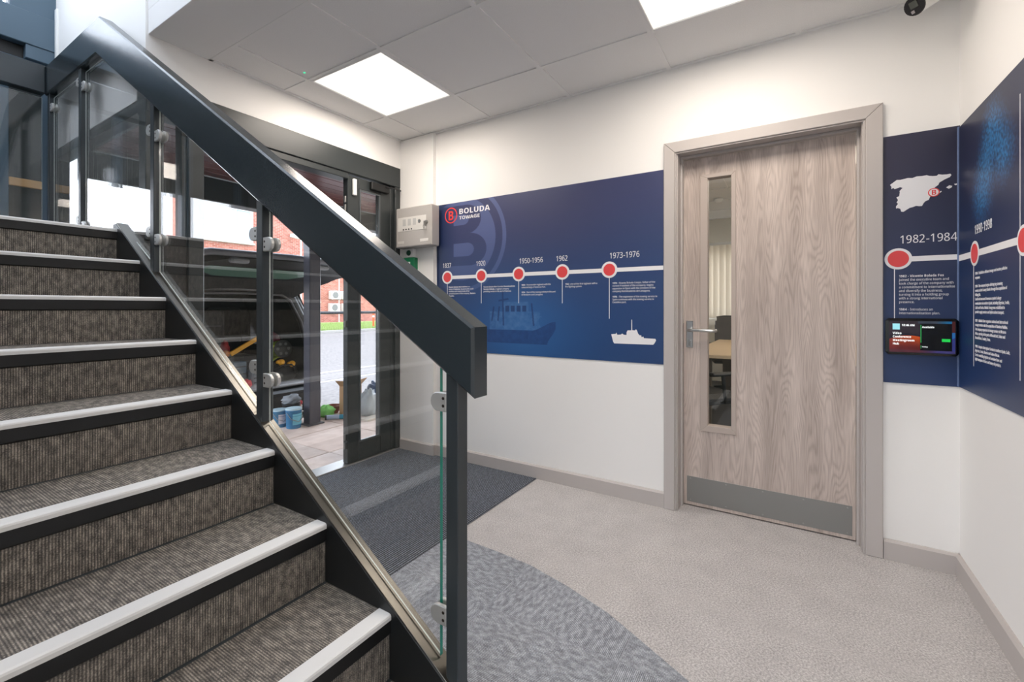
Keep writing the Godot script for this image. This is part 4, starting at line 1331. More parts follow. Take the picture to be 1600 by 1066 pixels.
# ---------------------------------------------------------------- glazed front entrance
func entrance():
	var d := frame_thing("door_2", Vector3(-2.66, 0, 0.87))
	var b := MB.new()
	b.bx(-2.72, -2.615, 2.062, 2.215, 0.03, 1.70, 0.004)
	b.bx(-2.72, -2.625, 2.02, 2.062, 0.52, 1.45, 0.003)
	part(d, "head", b.mesh(), M.frame)
	b = MB.new()
	b.bx(-2.72, -2.615, 0.0, 2.062, 0.032, 0.085, 0.004)
	b.bx(-2.70, -2.635, 0.0, 2.062, 0.085, 0.118, 0.003)
	part(d, "jamb", b.mesh(), M.frame)
	b = MB.new()
	b.bx(-2.72, -2.615, 0.0, 2.062, 1.445, 1.52, 0.004)
	part(d, "jamb", b.mesh(), M.frame)
	# narrow glazed leaf beside the opening
	b = MB.new()
	b.bx(-2.685, -2.632, 0.016, 2.05, 0.421, 0.520, 0.004)
	b.bx(-2.685, -2.632, 0.016, 2.05, 0.122, 0.225, 0.004)
	b.bx(-2.685, -2.632, 0.016, 0.145, 0.225, 0.421, 0.004)
	b.bx(-2.685, -2.632, 1.970, 2.05, 0.225, 0.421, 0.004)
	var leaf := part(d, "leaf", b.mesh(), M.frame)
	b = MB.new()
	b.bx(-2.640, -2.629, 0.145, 1.970, 0.225, 0.237); b.bx(-2.640, -2.629, 0.145, 1.970, 0.409, 0.421)
	b.bx(-2.640, -2.629, 0.145, 0.158, 0.237, 0.409); b.bx(-2.640, -2.629, 1.958, 1.970, 0.237, 0.409)
	part(leaf, "glazing_bead", b.mesh(), mat(0.30, 0.32, 0.33, 0.35))
	part(leaf, "pane", bxm(-2.664, -2.654, 0.150, 1.965, 0.228, 0.418), M.glass)
	b = MB.new()
	for y in [0.14, 0.20, 1.0, 1.82, 1.88]:
		b.cyl(Vector3(-2.655, y - 0.022, 0.524), Vector3(-2.655, y + 0.022, 0.524), 0.008, 0.008, 10)
	part(leaf, "hinge", b.mesh(), M.steel)
	b = MB.new()
	b.bx(-2.632, -2.60, 1.985, 2.045, 0.16, 0.33, 0.006)
	b.tube([Vector3(-2.60, 2.03, 0.20), Vector3(-2.575, 2.03, 0.12), Vector3(-2.60, 2.035, 0.045)], 0.006, 8)
	part(leaf, "door_closer", b.mesh(), M.black)
	# panel and fixed light beside the opening
	part(d, "side_panel", bxm(-2.70, -2.63, 0.0, 1.477, 1.52, 1.738, 0.003), M.black)
	b = MB.new()
	b.bx(-2.70, -2.63, 1.477, 2.062, 1.52, 1.545, 0.003); b.bx(-2.70, -2.63, 1.477, 2.062, 1.67, 1.70, 0.003)
	part(d, "side_frame", b.mesh(), M.frame)
	part(d, "pane", bxm(-2.668, -2.660, 1.477, 2.062, 1.545, 1.67), M.glass)
	part(d, "threshold", bxm(-2.75, -2.612, 0.0, 0.014, 0.03, 1.45, 0.004), M.steel)
	var k := thing("door_contact", "small white contact sensor high on the glazed leaf of the front doors", "sensor", Vector3(-2.627, 1.90, 0.475))
	part(k, "sensor_case", bxm(-2.632, -2.612, 1.912, 2.030, 0.455, 0.485, 0.004), M.white)

# ---------------------------------------------------------------- forecourt, canopy, street
const GR := -0.45

func forecourt():
	# raised paving in front of the doors: slabs with open joints
	struct("floor_forecourt", bxm(-4.20, -2.60, -0.5, -0.045, -5.0, 1.62), mat(0.45, 0.42, 0.40, 0.95))
	var pv := frame_thing("floor_paving")
	var nz := noise(0.02, 4, 140).get_seamless_image(512, 512)
	var pt := image_of(512, 512, func(x: int, y: int) -> Color:
		var v: float = 0.5 + (nz.get_pixel(x, y).r - 0.5) * 0.7
		return Color(0.78, 0.715, 0.68).lerp(Color(0.90, 0.855, 0.825), v))
	var pms := []
	for i in 3:
		var m := textured(pt, 0.75)
		m.albedo_color = [Color(1, 1, 1), Color(0.95, 0.94, 0.93), Color(1.0, 0.97, 0.95)][i]
		tri_world(m, 0.7, 0.7, 0.7)
		pms.append(m)
	var rng := RandomNumberGenerator.new()
	rng.seed = 5
	var xe := [-4.20, -3.62, -3.02, -2.72]
	for i in 3:
		for j in 10:
			var z0 := 0.383 - 4.2 + 0.6 * j
			var b := MB.new()
			var h := rng.randf_range(-0.002, 0.001)
			b.bx(xe[i] + 0.004, xe[i + 1] - 0.004, -0.045, -0.003 + h, z0 + 0.004, minf(z0 + 0.596, 1.62), 0.003)
			part(pv, "paving_slab", b.mesh(), pms[rng.randi() % 3])
	# canopy posts and beam
	var steel := mat(0.27, 0.27, 0.31, 0.28)
	for s in [[-0.07, "dark steel canopy post standing in front of the open car"], [-2.9, "dark steel canopy post at the far end of the forecourt"]]:
		var p := thing("canopy_post", s[1], "post", Vector3(-3.90, 0, s[0]))
		part(p, "shaft", bxm(-3.95, -3.85, 0.0, 1.955, s[0] - 0.06, s[0] + 0.06, 0.006), steel)
		part(p, "base_plate", bxm(-3.975, -3.825, -0.003, 0.010, s[0] - 0.085, s[0] + 0.085, 0.003), steel)
	var c := thing("canopy", "canopy of dark brown boards on a dark beam over the forecourt", "canopy", Vector3(-3.3, 1.955, -0.8))
	part(c, "beam", bxm(-4.0, -3.854, 1.958, 2.14, -3.3, 1.60, 0.006), M.frame)
	part(c, "roof_slab", bxm(-4.15, -2.88, 2.17, 2.30, -3.3, 1.60), M.frame)
	var brown := []
	for i in 3:
		brown.append(mat(0.42 + 0.03 * i, 0.27 + 0.02 * i, 0.265 + 0.02 * i, 0.3))
	var x := -3.85
	var bi := 0
	while x < -2.75:
		part(c, "soffit_board", bxm(x + 0.003, x + 0.117, 2.145, 2.17, -3.3, 1.60, 0.004), brown[bi % 3])
		x += 0.12
		bi += 1
	var bl := thing("bulkhead_light", "round white bulkhead light under the canopy boards", "lamp", Vector3(-3.35, 2.145, 0.62))
	var b := MB.new()
	b.lathe([Vector2(0.0, -0.075), Vector2(0.06, -0.07), Vector2(0.10, -0.05), Vector2(0.12, -0.025), Vector2(0.0, -0.025)], Vector3(-3.35, 2.145, 0.62), Vector3.UP, 24)
	part(bl, "globe", b.mesh(), mat(0.92, 0.92, 0.9, 0.3))
	b = MB.new()
	b.lathe([Vector2(0.0, -0.026), Vector2(0.13, -0.026), Vector2(0.135, 0.0), Vector2(0.0, 0.0)], Vector3(-3.35, 2.145, 0.62), Vector3.UP, 24)
	part(bl, "base", b.mesh(), M.steel)
	# road sloping up gently to the street
	var an := noise(0.05, 5, 150).get_seamless_image(512, 512)
	var at := image_of(512, 512, func(px: int, py: int) -> Color:
		var v: float = 0.47 + (an.get_pixel(px, py).r - 0.5) * 0.14
		return Color(v, v * 0.965, v * 0.945))
	var am := tri_world(textured(at, 0.85), 0.3, 0.3, 0.3)
	b = MB.new()
	b.prism([Vector2(-60, -1.2), Vector2(-4.2, -1.2), Vector2(-4.2, GR), Vector2(-10.5, GR), Vector2(-17.5, -0.05), Vector2(-60, -0.05)], -60.0, 14.0)
	struct("floor_road", b.mesh(), am)
	struct("trim_kerb", bxm(-18.35, -18.2, -0.06, 0.07, -40, 10, 0.02), mat(0.62, 0.61, 0.59, 0.9))
	# pale lines on the car park
	for s in [[-8.4, -7.2, 0.6], [-9.6, -7.2, 0.6]]:
		var ln := part(null, "parking_line", bxm(s[0], s[0] + 0.09, GR, GR + 0.004, -9.0, -2.2), mat(0.80, 0.80, 0.79, 0.8))
		tag(ln, "white painted line on the car park, " + ("nearer to the doors" if s[0] > -9.0 else "farther from the doors"), "road marking")

func bar(b: MB, x0, x1, y0, y1, z0, z1, bev := 0.01):
	b.bx(x0, x1, y0, y1, z0, z1, bev)

# ---------------------------------------------------------------- dark car backed up to the canopy, tailgate raised
func car():
	var t := thing("car", "dark estate car with its tailgate raised, backed up to the canopy", "car", Vector3(-7.2, GR, 0.03))
	var paint := mat(0.045, 0.05, 0.06, 0.22)
	paint.clearcoat_enabled = true
	paint.clearcoat = 0.8
	var trim := mat(0.07, 0.07, 0.075, 0.6)
	var zl := -0.92
	var zr := 0.98
	var zc := (zl + zr) * 0.5
	# outer shell: cross sections along the car, left open at the rear
	var secs := []   # x, half width at sill, half width at belt, half width at roof, sill y, belt y, roof y
	secs.append([-5.02, 0.90, 0.93, 0.70, -0.10, 0.62, 1.33])
	secs.append([-5.35, 0.92, 0.95, 0.72, -0.16, 0.62, 1.36])
	secs.append([-6.6, 0.92, 0.95, 0.74, -0.18, 0.60, 1.37])
	secs.append([-7.6, 0.92, 0.95, 0.72, -0.18, 0.58, 1.32])
	secs.append([-8.35, 0.92, 0.94, 0.80, -0.18, 0.56, 0.66])
	secs.append([-9.3, 0.90, 0.90, 0.76, -0.14, 0.42, 0.52])
	secs.append([-9.6, 0.80, 0.82, 0.66, -0.06, 0.30, 0.36])
	var ring_of := func(s: Array) -> Array:
		return [Vector3(s[0], s[4], zc + s[1]), Vector3(s[0], lerpf(s[4], s[5], 0.5), zc + s[2] + 0.015), Vector3(s[0], s[5], zc + s[2]), Vector3(s[0], lerpf(s[5], s[6], 0.55), zc + lerpf(s[2], s[3], 0.5)), Vector3(s[0], s[6] - 0.06, zc + s[3]), Vector3(s[0], s[6], zc + s[3] - 0.12), Vector3(s[0], s[6] + 0.01, zc), Vector3(s[0], s[6], zc - s[3] + 0.12), Vector3(s[0], s[6] - 0.06, zc - s[3]), Vector3(s[0], lerpf(s[5], s[6], 0.55), zc - lerpf(s[2], s[3], 0.5)), Vector3(s[0], s[5], zc - s[2]), Vector3(s[0], lerpf(s[4], s[5], 0.5), zc - s[2] - 0.015), Vector3(s[0], s[4], zc - s[1])]
	var b := MB.new()
	for i in secs.size() - 1:
		var r0: Array = ring_of.call(secs[i])
		var r1: Array = ring_of.call(secs[i + 1])
		for k in r0.size() - 1:
			var mid: Vector3 = (r0[k] + r1[k + 1]) * 0.5
			b.quad(r0[k], r0[k + 1], r1[k + 1], r1[k], mid - Vector3(mid.x, 0.5, zc), 1)
	var rl: Array = ring_of.call(secs[-1])
	for k in range(1, rl.size() - 1): b.tri(rl[0], rl[k], rl[k + 1], Vector3.LEFT)
	part(t, "body_shell", b.mesh(), paint)
	# rear frame round the opening: pillars, header, light clusters
	b = MB.new()
	for s in [-1.0, 1.0]:
		var z := func(v: float) -> float: return zc + s * v
		b.tube([Vector3(-5.0, 0.14, z.call(0.80)), Vector3(-4.99, 0.55, z.call(0.83)), Vector3(-5.02, 0.95, z.call(0.74)), Vector3(-5.06, 1.22, z.call(0.62)), Vector3(-5.08, 1.31, z.call(0.50))], 0.055, 10)
		b.tube([Vector3(-5.0, 0.14, z.call(0.86)), Vector3(-5.0, 0.55, z.call(0.89)), Vector3(-5.03, 0.95, z.call(0.79)), Vector3(-5.07, 1.24, z.call(0.66)), Vector3(-5.09, 1.32, z.call(0.54))], 0.05, 10)
	b.tube([Vector3(-5.08, 1.31, zc - 0.56), Vector3(-5.06, 1.325, zc), Vector3(-5.08, 1.31, zc + 0.56)], 0.045, 10)
	part(t, "rear_frame", b.mesh(), paint)
	var seal := mat(0.30, 0.30, 0.31, 0.45)
	b = MB.new()
	b.tube([Vector3(-4.955, 0.235, zc - 0.74), Vector3(-4.945, 0.55, zc - 0.775), Vector3(-4.97, 0.95, zc - 0.69), Vector3(-5.01, 1.20, zc - 0.575), Vector3(-5.02, 1.262, zc - 0.48), Vector3(-5.02, 1.275, zc), Vector3(-5.02, 1.262, zc + 0.48), Vector3(-5.01, 1.20, zc + 0.575), Vector3(-4.97, 0.95, zc + 0.69), Vector3(-4.945, 0.55, zc + 0.775), Vector3(-4.955, 0.235, zc + 0.74)], 0.012, 8)
	part(t, "door_seal", b.mesh(), seal)
	for s in [-1.0, 1.0]:
		b = MB.new()
		b.box(Vector3(-4.985, 0.72, zc + s * 0.855), Vector3(0.06, 0.34, 0.085), 0.02)
		part(t, "rear_light", b.mesh(), mat(0.45, 0.06, 0.06, 0.2), "red light cluster")
	# bumper with sill
	b = MB.new()
	b.box(Vector3(-4.93, 0.055, zc), Vector3(0.20, 0.32, 1.80), 0.06)
	part(t, "bumper", b.mesh(), mat(0.075, 0.08, 0.09, 0.3))
	b = MB.new()
	b.box(Vector3(-4.93, 0.232, zc), Vector3(0.16, 0.035, 1.56), 0.012)
	part(t, "loading_sill", b.mesh(), mat(0.55, 0.56, 0.58, 0.45))
	b = MB.new()
	b.box(Vector3(-4.90, -0.19, zc), Vector3(0.12, 0.14, 1.5), 0.03)
	part(t, "rear_valance", b.mesh(), trim)
	# load bay
	b = MB.new()
	b.bx(-6.45, -4.99, 0.205, 0.235, zc - 0.76, zc + 0.76)
	part(t, "load_floor", b.mesh(), mat(0.50, 0.51, 0.53, 0.85))
	b = MB.new()
	b.bx(-6.50, -6.42, 0.15, 1.32, zc - 0.86, zc + 0.86)
	b.bx(-6.45, -5.02, 0.15, 0.62, zc + 0.77, zc + 0.84); b.bx(-6.45, -5.02, 0.15, 0.62, zc - 0.84, zc - 0.77)
	b.bx(-6.45, -5.10, 1.285, 1.31, zc - 0.62, zc + 0.62)
	part(t, "load_lining", b.mesh(), mat(0.04, 0.04, 0.043, 0.8))
	for i in 3:
		part(t, "rear_seat", bxm(-6.42, -6.28, 0.45, 1.12, zc - 0.70 + 0.47 * i, zc - 0.26 + 0.47 * i, 0.05), mat(0.06, 0.06, 0.065, 0.85))
	# side glass and wheels
	for s in [-1.0, 1.0]:
		for w in [[-5.45, -6.5], [-6.6, -7.7]]:
			b = MB.new()
			b.quad(Vector3(w[0], 0.66, zc + s * 0.957), Vector3(w[1], 0.65, zc + s * 0.957), Vector3(w[1] + 0.12, 1.20, zc + s * 0.80), Vector3(w[0] - 0.05, 1.22, zc + s * 0.80), Vector3(0, 0.3, s))
			part(t, "side_window", b.mesh(), mat(0.02, 0.022, 0.025, 0.08))
		for x in [-5.75, -8.55]:
			b = MB.new()
			b.lathe([Vector2(0.0, -0.11), Vector2(0.20, -0.11), Vector2(0.22, -0.10), Vector2(0.30, -0.11), Vector2(0.335, -0.08), Vector2(0.34, 0.0), Vector2(0.335, 0.08), Vector2(0.30, 0.11), Vector2(0.22, 0.10), Vector2(0.20, 0.11), Vector2(0.0, 0.11)], Vector3(x, GR + 0.34, zc + s * 0.83), Vector3(0, 0, s), 28)
			part(t, "wheel", b.mesh(), mat(0.06, 0.06, 0.06, 0.8))
	# tailgate: curved panel hinged at the roof, its lining seen from below
	var tg := part(t, "tailgate", gate_shell(zc, 0.0), paint)
	part(tg, "tailgate_lining", gate_shell(zc, -0.05), mat(0.13, 0.13, 0.135, 0.5))
	b = MB.new()
	var g0 := gate_pt(0.30, -0.056)
	var g1 := gate_pt(0.56, -0.062)
	b.quad(Vector3(g0.x, g0.y, zc - 0.60), Vector3(g0.x, g0.y, zc + 0.60), Vector3(g1.x, g1.y, zc + 0.68), Vector3(g1.x, g1.y, zc - 0.68), Vector3(0.3, -1, 0))
	part(tg, "rear_window", b.mesh(), mat(0.40, 0.52, 0.46, 0.15), "green tinted rear window")
	b = MB.new()
	var ge := gate_pt(1.0, -0.02)
	b.tube([Vector3(ge.x - 0.03, ge.y - 0.02, zc - 0.80), Vector3(ge.x, ge.y, zc - 0.70), Vector3(ge.x + 0.03, ge.y + 0.01, zc), Vector3(ge.x, ge.y, zc + 0.70), Vector3(ge.x - 0.03, ge.y - 0.02, zc + 0.80)], 0.03, 10)
	part(tg, "tailgate_lip", b.mesh(), mat(0.42, 0.43, 0.45, 0.3))
	b = MB.new()
	var gh := gate_pt(0.90, -0.07)
	b.box(Vector3(gh.x, gh.y, zc + 0.42), Vector3(0.08, 0.05, 0.16), 0.015)
	b.box(Vector3(gh.x, gh.y, zc - 0.42), Vector3(0.08, 0.05, 0.16), 0.015)
	part(tg, "pull_handle", b.mesh(), mat(0.55, 0.56, 0.57, 0.4))
	b = MB.new()
	for s in [-1.0, 1.0]:
		var ga := gate_pt(0.45, -0.06)
		b.cyl(Vector3(-5.02, 0.92, zc + s * 0.76), Vector3(ga.x, ga.y, zc + s * 0.70), 0.012, 0.012, 8)
		b.cyl(Vector3(-5.02, 0.92, zc + s * 0.76), (Vector3(-5.02, 0.92, zc + s * 0.76) + Vector3(ga.x, ga.y, zc + s * 0.70)) * 0.5, 0.02, 0.02, 8)
	part(t, "gas_strut", b.mesh(), M.steel)
	cargo(zc)

func gate_pt(u: float, off: float) -> Vector3:
	# along the raised tailgate from hinge (0) to lip (1); off is measured downwards
	var x := lerpf(-5.06, -4.12, u)
	var y := 1.35 + 0.235 * u + 0.09 * sin(u * PI * 0.9)
	return Vector3(x, y + off, 0)

func gate_shell(zc: float, off: float) -> ArrayMesh:
	var b := MB.new()
	for i in 10:
		for j in 12:
			var p := func(a: int, c: int) -> Vector3:
				var u := a / 10.0
				var v := c / 12.0 * 2.0 - 1.0
				var g := gate_pt(u, off)
				var hw := lerpf(0.60, 0.84, minf(1.0, u * 2.0))
				if off < 0.0: hw -= 0.03
				return Vector3(g.x - 0.10 * v * v * u, g.y - 0.10 * pow(absf(v), 4.0), zc + v * hw)
			b.quad(p.call(i, j), p.call(i + 1, j), p.call(i + 1, j + 1), p.call(i, j + 1), Vector3.UP if off >= 0.0 else Vector3.DOWN, 1)
	return b.mesh()

func cargo(zc: float):
	var fy := 0.235
	var yel := mat(0.92, 0.66, 0.04, 0.45)
	var red := mat(0.72, 0.09, 0.12, 0.8)
	# cable reel: yellow-green cable on a black drum
	var t := thing("cable_reel", "yellow-green cable reel in the right side of the car boot", "cable reel", Vector3(-5.32, 0.48, -0.63))
	var ax := Vector3(1.0, 0.12, 0.12).normalized()
	var c := Vector3(-5.34, 0.605, -0.615)
	var b := MB.new()
	for s in [-1.0, 1.0]:
		b.cyl(c + ax * s * 0.075, c + ax * s * 0.085, 0.108, 0.108, 28)
	b.cyl(c - ax * 0.075, c + ax * 0.075, 0.05, 0.05, 16)
	part(t, "drum", b.mesh(), mat(0.20, 0.21, 0.20, 0.5))
	b = MB.new()
	for k in 5:
		b.lathe([Vector2(0.08, -0.07 + 0.028 * k), Vector2(0.100, -0.066 + 0.028 * k), Vector2(0.106, -0.056 + 0.028 * k), Vector2(0.100, -0.046 + 0.028 * k), Vector2(0.08, -0.042 + 0.028 * k)], c, ax, 28)
	var lp := []
	for k in 25:
		var a := TAU * k / 8.0
		lp.append(c + Vector3(0.05 - 0.005 * k, -0.015, 0.105) + Vector3(0.02 * sin(a), cos(a) * 0.085 - 0.02, sin(a) * 0.085))
	b.tube(lp, 0.014, 8)
	part(t, "cable", b.mesh(), mat(0.72, 0.80, 0.22, 0.5))
	b = MB.new()
	for k in 6:
		var u := ax.cross(Vector3.UP).normalized()
		var v := u.cross(ax)
		var a := TAU * k / 6
		b.cyl(c + ax * 0.085 + (u * cos(a) + v * sin(a)) * 0.066, c + ax * 0.09 + (u * cos(a) + v * sin(a)) * 0.066, 0.018, 0.018, 12)
	part(t, "hub", b.mesh(), mat(0.42, 0.43, 0.42, 0.4))
	# tool bag under it
	t = thing("tool_bag", "open black tool bag holding yellow tools under the cable reel", "tool bag", Vector3(-5.22, fy, -0.52))
	b = MB.new()
	b.blob(Vector3(-5.20, fy + 0.098, -0.53), Vector3(0.14, 0.13, 0.20), 0.14, 0.10, 7)
	part(t, "bag_body", b.mesh(), mat(0.09, 0.09, 0.10, 0.8))
	b = MB.new()
	b.tube([Vector3(-5.10, fy + 0.15, -0.66), Vector3(-5.07, fy + 0.20, -0.60), Vector3(-5.07, fy + 0.20, -0.47), Vector3(-5.10, fy + 0.15, -0.40)], 0.010, 8)
	part(t, "bag_handle", b.mesh(), M.black)
	for s in [[-0.485, 0.235], [-0.62, 0.205]]:
		t = thing("power_tool", ["yellow power tool standing in the left of the black tool bag", "yellow power tool standing in the right of the black tool bag"][0 if s[0] > -0.55 else 1], "power tool", Vector3(-5.12, fy + s[1] - 0.06, s[0]))
		b = MB.new()
		b.box(Vector3(-5.10, fy + s[1], s[0]), Vector3(0.07, 0.07, 0.075), 0.022)
		b.cyl(Vector3(-5.10, fy + s[1] + 0.008, s[0] + 0.035), Vector3(-5.09, fy + s[1] + 0.004, s[0] + 0.06), 0.022, 0.015, 14)
		part(t, "housing", b.mesh(), yel)
		b = MB.new()
		b.cyl(Vector3(-5.10, fy + s[1], s[0] - 0.03), Vector3(-5.11, fy + s[1] - 0.12, s[0] - 0.05), 0.02, 0.024, 10)
		part(t, "grip", b.mesh(), M.black)
	# yellow level leaning over crates
	t = thing("spirit_level", "yellow spirit level leaning across the crates in the car boot", "spirit level", Vector3(-5.24, 0.58, 0.02))
	var d := Vector3(0.0, 0.26, -0.48).normalized()
	b = MB.new()
	b.box(Vector3(-5.24, 0.70, -0.165), Vector3(0.026, 0.050, 0.42), 0.004, Basis(Vector3.RIGHT, d.cross(Vector3.RIGHT), d))
	part(t, "beam", b.mesh(), yel)
	# crates, toolbox, boxes
	for s in [[-5.37, -0.10, 0.32, 0.34, 0.36, 0.10, "black plastic crate under the yellow spirit level", mat(0.07, 0.07, 0.075, 0.6)], [-5.06, -0.17, 0.14, 0.19, 0.16, 0.30, "pale grey toolbox at the edge of the car boot", mat(0.50, 0.52, 0.54, 0.6)], [-5.86, 0.20, 0.50, 0.84, 0.60, 0.1, "tall dark drawer unit at the back of the car boot", mat(0.06, 0.065, 0.07, 0.6)], [-5.135, 0.0, 0.12, 0.29, 0.15, 0.2, "blue-grey plastic case lying in front of the black crate", mat(0.36, 0.42, 0.47, 0.5)]]:
		t = thing("crate", s[6], "crate", Vector3(s[0], fy, s[1]))
		b = MB.new()
		b.bx(s[0] - s[2] * 0.5, s[0] + s[2] * 0.5, fy, fy + s[3], s[1] - s[4] * 0.5, s[1] + s[4] * 0.5, 0.012)
		part(t, "case", b.mesh(), s[7])
		b = MB.new()
		for i in 3:
			var y: float = fy + s[3] * (0.25 + 0.27 * i)
			b.bx(s[0] + s[2] * 0.5, s[0] + s[2] * 0.5 + 0.006, y, y + 0.012, s[1] - s[4] * 0.42, s[1] + s[4] * 0.42, 0.002)
		part(t, "rib", b.mesh(), mat(0.24, 0.25, 0.26, 0.5))
	# red cloths and an orange-green bag
	for s in [[Vector3(-5.36, 0.655, 0.02), Vector3(0.05, 0.09, 0.045), "small red cloth bundle on top of the black crate in the car boot", red, 3], [Vector3(-5.02, fy + 0.045, -0.045), Vector3(0.05, 0.055, 0.05), "crumpled red cloth low at the edge of the car boot", mat(0.82, 0.20, 0.24, 0.85), 4], [Vector3(-5.62, 0.63, -0.66), Vector3(0.10, 0.17, 0.14), "crumpled pink cloth high at the back of the car boot", mat(0.62, 0.25, 0.33, 0.85), 5], [Vector3(-5.26, 0.605, 0.055), Vector3(0.035, 0.038, 0.04), "crumpled yellow and orange bag beside the spirit level", mat(0.86, 0.50, 0.12, 0.7), 6]]:
		t = thing("cloth", s[2], "cloth", s[0] - Vector3(0, s[1].y * 0.75, 0))
		b = MB.new()
		b.blob(s[0], s[1], 0.5, 0.16, s[4], 9, 14)
		part(t, "folds", b.mesh(), s[3])

# ---------------------------------------------------------------- things left on the paving
func litter():
	var py := -0.003
	var tub := func(at: Vector3, r: float, h: float, body: Color, label_c: Color, label: String):
		var t := thing("paint_tub", label, "paint tub", at)
		var b := MB.new()
		b.lathe([Vector2(0.0, 0.0), Vector2(r * 0.90, 0.0), Vector2(r * 0.92, 0.006), Vector2(r, h * 0.86), Vector2(r * 1.03, h * 0.87), Vector2(r * 1.03, h * 0.93), Vector2(r, h * 0.93)], at, Vector3.UP, 24)
		part(t, "body", b.mesh(), mat(body.r, body.g, body.b, 0.4))
		b = MB.new()
		b.lathe([Vector2(r * 1.05, h * 0.92), Vector2(r * 1.06, h * 0.97), Vector2(r * 1.0, h), Vector2(r * 0.9, h * 0.99), Vector2(0.0, h * 0.99)], at, Vector3.UP, 24)
		part(t, "lid", b.mesh(), mat(0.72, 0.82, 0.86, 0.4))
		b = MB.new()
		for i in 10:
			var a0 := -0.95 + 1.9 * i / 10.0 - 0.25
			var a1 := a0 + 0.19
			for s in [[0.20, 0.42, 0], [0.42, 0.62, 1], [0.64, 0.74, 2]]:
				var p := func(a: float, y: float) -> Vector3:
					var rr := r * (0.925 + 0.075 * y / 0.86) + 0.0015
					return at + Vector3(cos(a) * rr, y * h, sin(a) * rr)
				b.quad(p.call(a0, s[0]), p.call(a1, s[0]), p.call(a1, s[1]), p.call(a0, s[1]), Vector3(cos(a0), 0, sin(a0)), 1)
		part(t, "label", b.mesh(), mat(label_c.r, label_c.g, label_c.b, 0.5), "printed label")
		b = MB.new()
		b.tube([at + Vector3(0, h * 0.8, r * 1.02), at + Vector3(r * 0.8, h * 0.5, r * 0.85), at + Vector3(r * 1.15, h * 0.35, 0), at + Vector3(r * 0.8, h * 0.5, -r * 0.85), at + Vector3(0, h * 0.8, -r * 1.02)], 0.003, 6)
		part(t, "handle", b.mesh(), M.steel)
	tub.call(Vector3(-4.07, py, 0.155), 0.062, 0.165, Color(0.25, 0.50, 0.66), Color(0.92, 0.90, 0.92), "blue paint tub with a pale label, left of the pair beside the canopy post")
	tub.call(Vector3(-3.925, py, 0.105), 0.069, 0.185, Color(0.18, 0.46, 0.64), Color(0.46, 0.76, 0.86), "blue paint tub with a light blue label, in front of the dark bucket")
	var t := thing("bucket", "dark bucket behind the blue paint tubs at the canopy post", "bucket", Vector3(-4.02, py, -0.06))
	var b := MB.new()
	b.lathe([Vector2(0.0, 0.0), Vector2(0.062, 0.0), Vector2(0.078, 0.18), Vector2(0.083, 0.182), Vector2(0.083, 0.19), Vector2(0.074, 0.19), Vector2(0.072, 0.17), Vector2(0.0, 0.17)], Vector3(-4.105, py, 0.015), Vector3.UP, 24)
	part(t, "body", b.mesh(), mat(0.10, 0.11, 0.14, 0.5))
	t = thing("rag", "crumpled grey rag lying on top of the dark bucket", "rag", Vector3(-4.05, 0.21, -0.03))
	b = MB.new()
	b.blob(Vector3(-4.105, 0.222, 0.015), Vector3(0.082, 0.048, 0.082), 0.55, 0.15, 11, 12, 18)
	part(t, "folds", b.mesh(), mat(0.56, 0.58, 0.60, 0.9))
	t = thing("bottle", "slim white bottle with a red cap behind the dark bucket", "bottle", Vector3(-4.135, py, -0.095))
	b = MB.new()
	b.box(Vector3(-4.135, py + 0.08, -0.095), Vector3(0.04, 0.16, 0.04), 0.012)
	part(t, "body", b.mesh(), mat(0.82, 0.78, 0.74, 0.8))
	b = MB.new()
	b.box(Vector3(-4.135, py + 0.175, -0.095), Vector3(0.044, 0.04, 0.044), 0.01)
	part(t, "cap", b.mesh(), mat(0.80, 0.18, 0.22, 0.6))
	# right of the post
	t = thing("cloth", "crumpled bright green cloth on the paving right of the canopy post", "cloth", Vector3(-4.02, py, -0.24))
	b = MB.new()
	b.blob(Vector3(-4.04, py + 0.046, -0.325), Vector3(0.082, 0.062, 0.078), 0.5, 0.15, 12, 12, 18)
	part(t, "folds", b.mesh(), mat(0.52, 0.80, 0.42, 0.85))
	t = thing("sealant_tube", "blue and white sealant tube lying on the paving beside the green cloth", "tube", Vector3(-3.86, py, -0.30))
	var a0 := Vector3(-3.915, py + 0.024, -0.235)
	var a1 := Vector3(-3.80, py + 0.024, -0.365)
	b = MB.new()
	b.cyl(a0, a1, 0.023, 0.023, 18)
	part(t, "tube_body", b.mesh(), mat(0.66, 0.74, 0.84, 0.4))
	b = MB.new()
	b.cyl(a0.lerp(a1, -0.06), a0.lerp(a1, 0.04), 0.024, 0.024, 18)
	b.cyl(a1, a1.lerp(a0, -0.10), 0.020, 0.010, 14)
	part(t, "tube_cap", b.mesh(), mat(0.06, 0.07, 0.09, 0.4))
	b = MB.new()
	b.cyl(a0.lerp(a1, 0.72), a0.lerp(a1, 0.96), 0.0238, 0.0238, 18)
	part(t, "tube_band", b.mesh(), mat(0.10, 0.55, 0.68, 0.4))
	t = thing("tray", "brown plastic tray standing behind the sealant tube", "tray", Vector3(-4.05, py, -0.42))
	b = MB.new()
	b.lathe([Vector2(0.0, 0.0), Vector2(0.04, 0.0), Vector2(0.078, 0.08), Vector2(0.082, 0.08), Vector2(0.045, -0.0), Vector2(0.04, 0.0)], Vector3(-4.115, py + 0.002, -0.475), Vector3.UP, 20)
	part(t, "shell", b.mesh(), mat(0.50, 0.24, 0.16, 0.5))
	t = thing("cardboard_box", "open cardboard box with raised flaps behind the glazed leaf", "box", Vector3(-4.02, py, -0.62))
	var card := mat(0.72, 0.58, 0.44, 0.85)
	b = MB.new()
	var bs := Basis(Vector3.UP, 0.35)
	var cb := Vector3(-3.97, py + 0.15, -0.575)
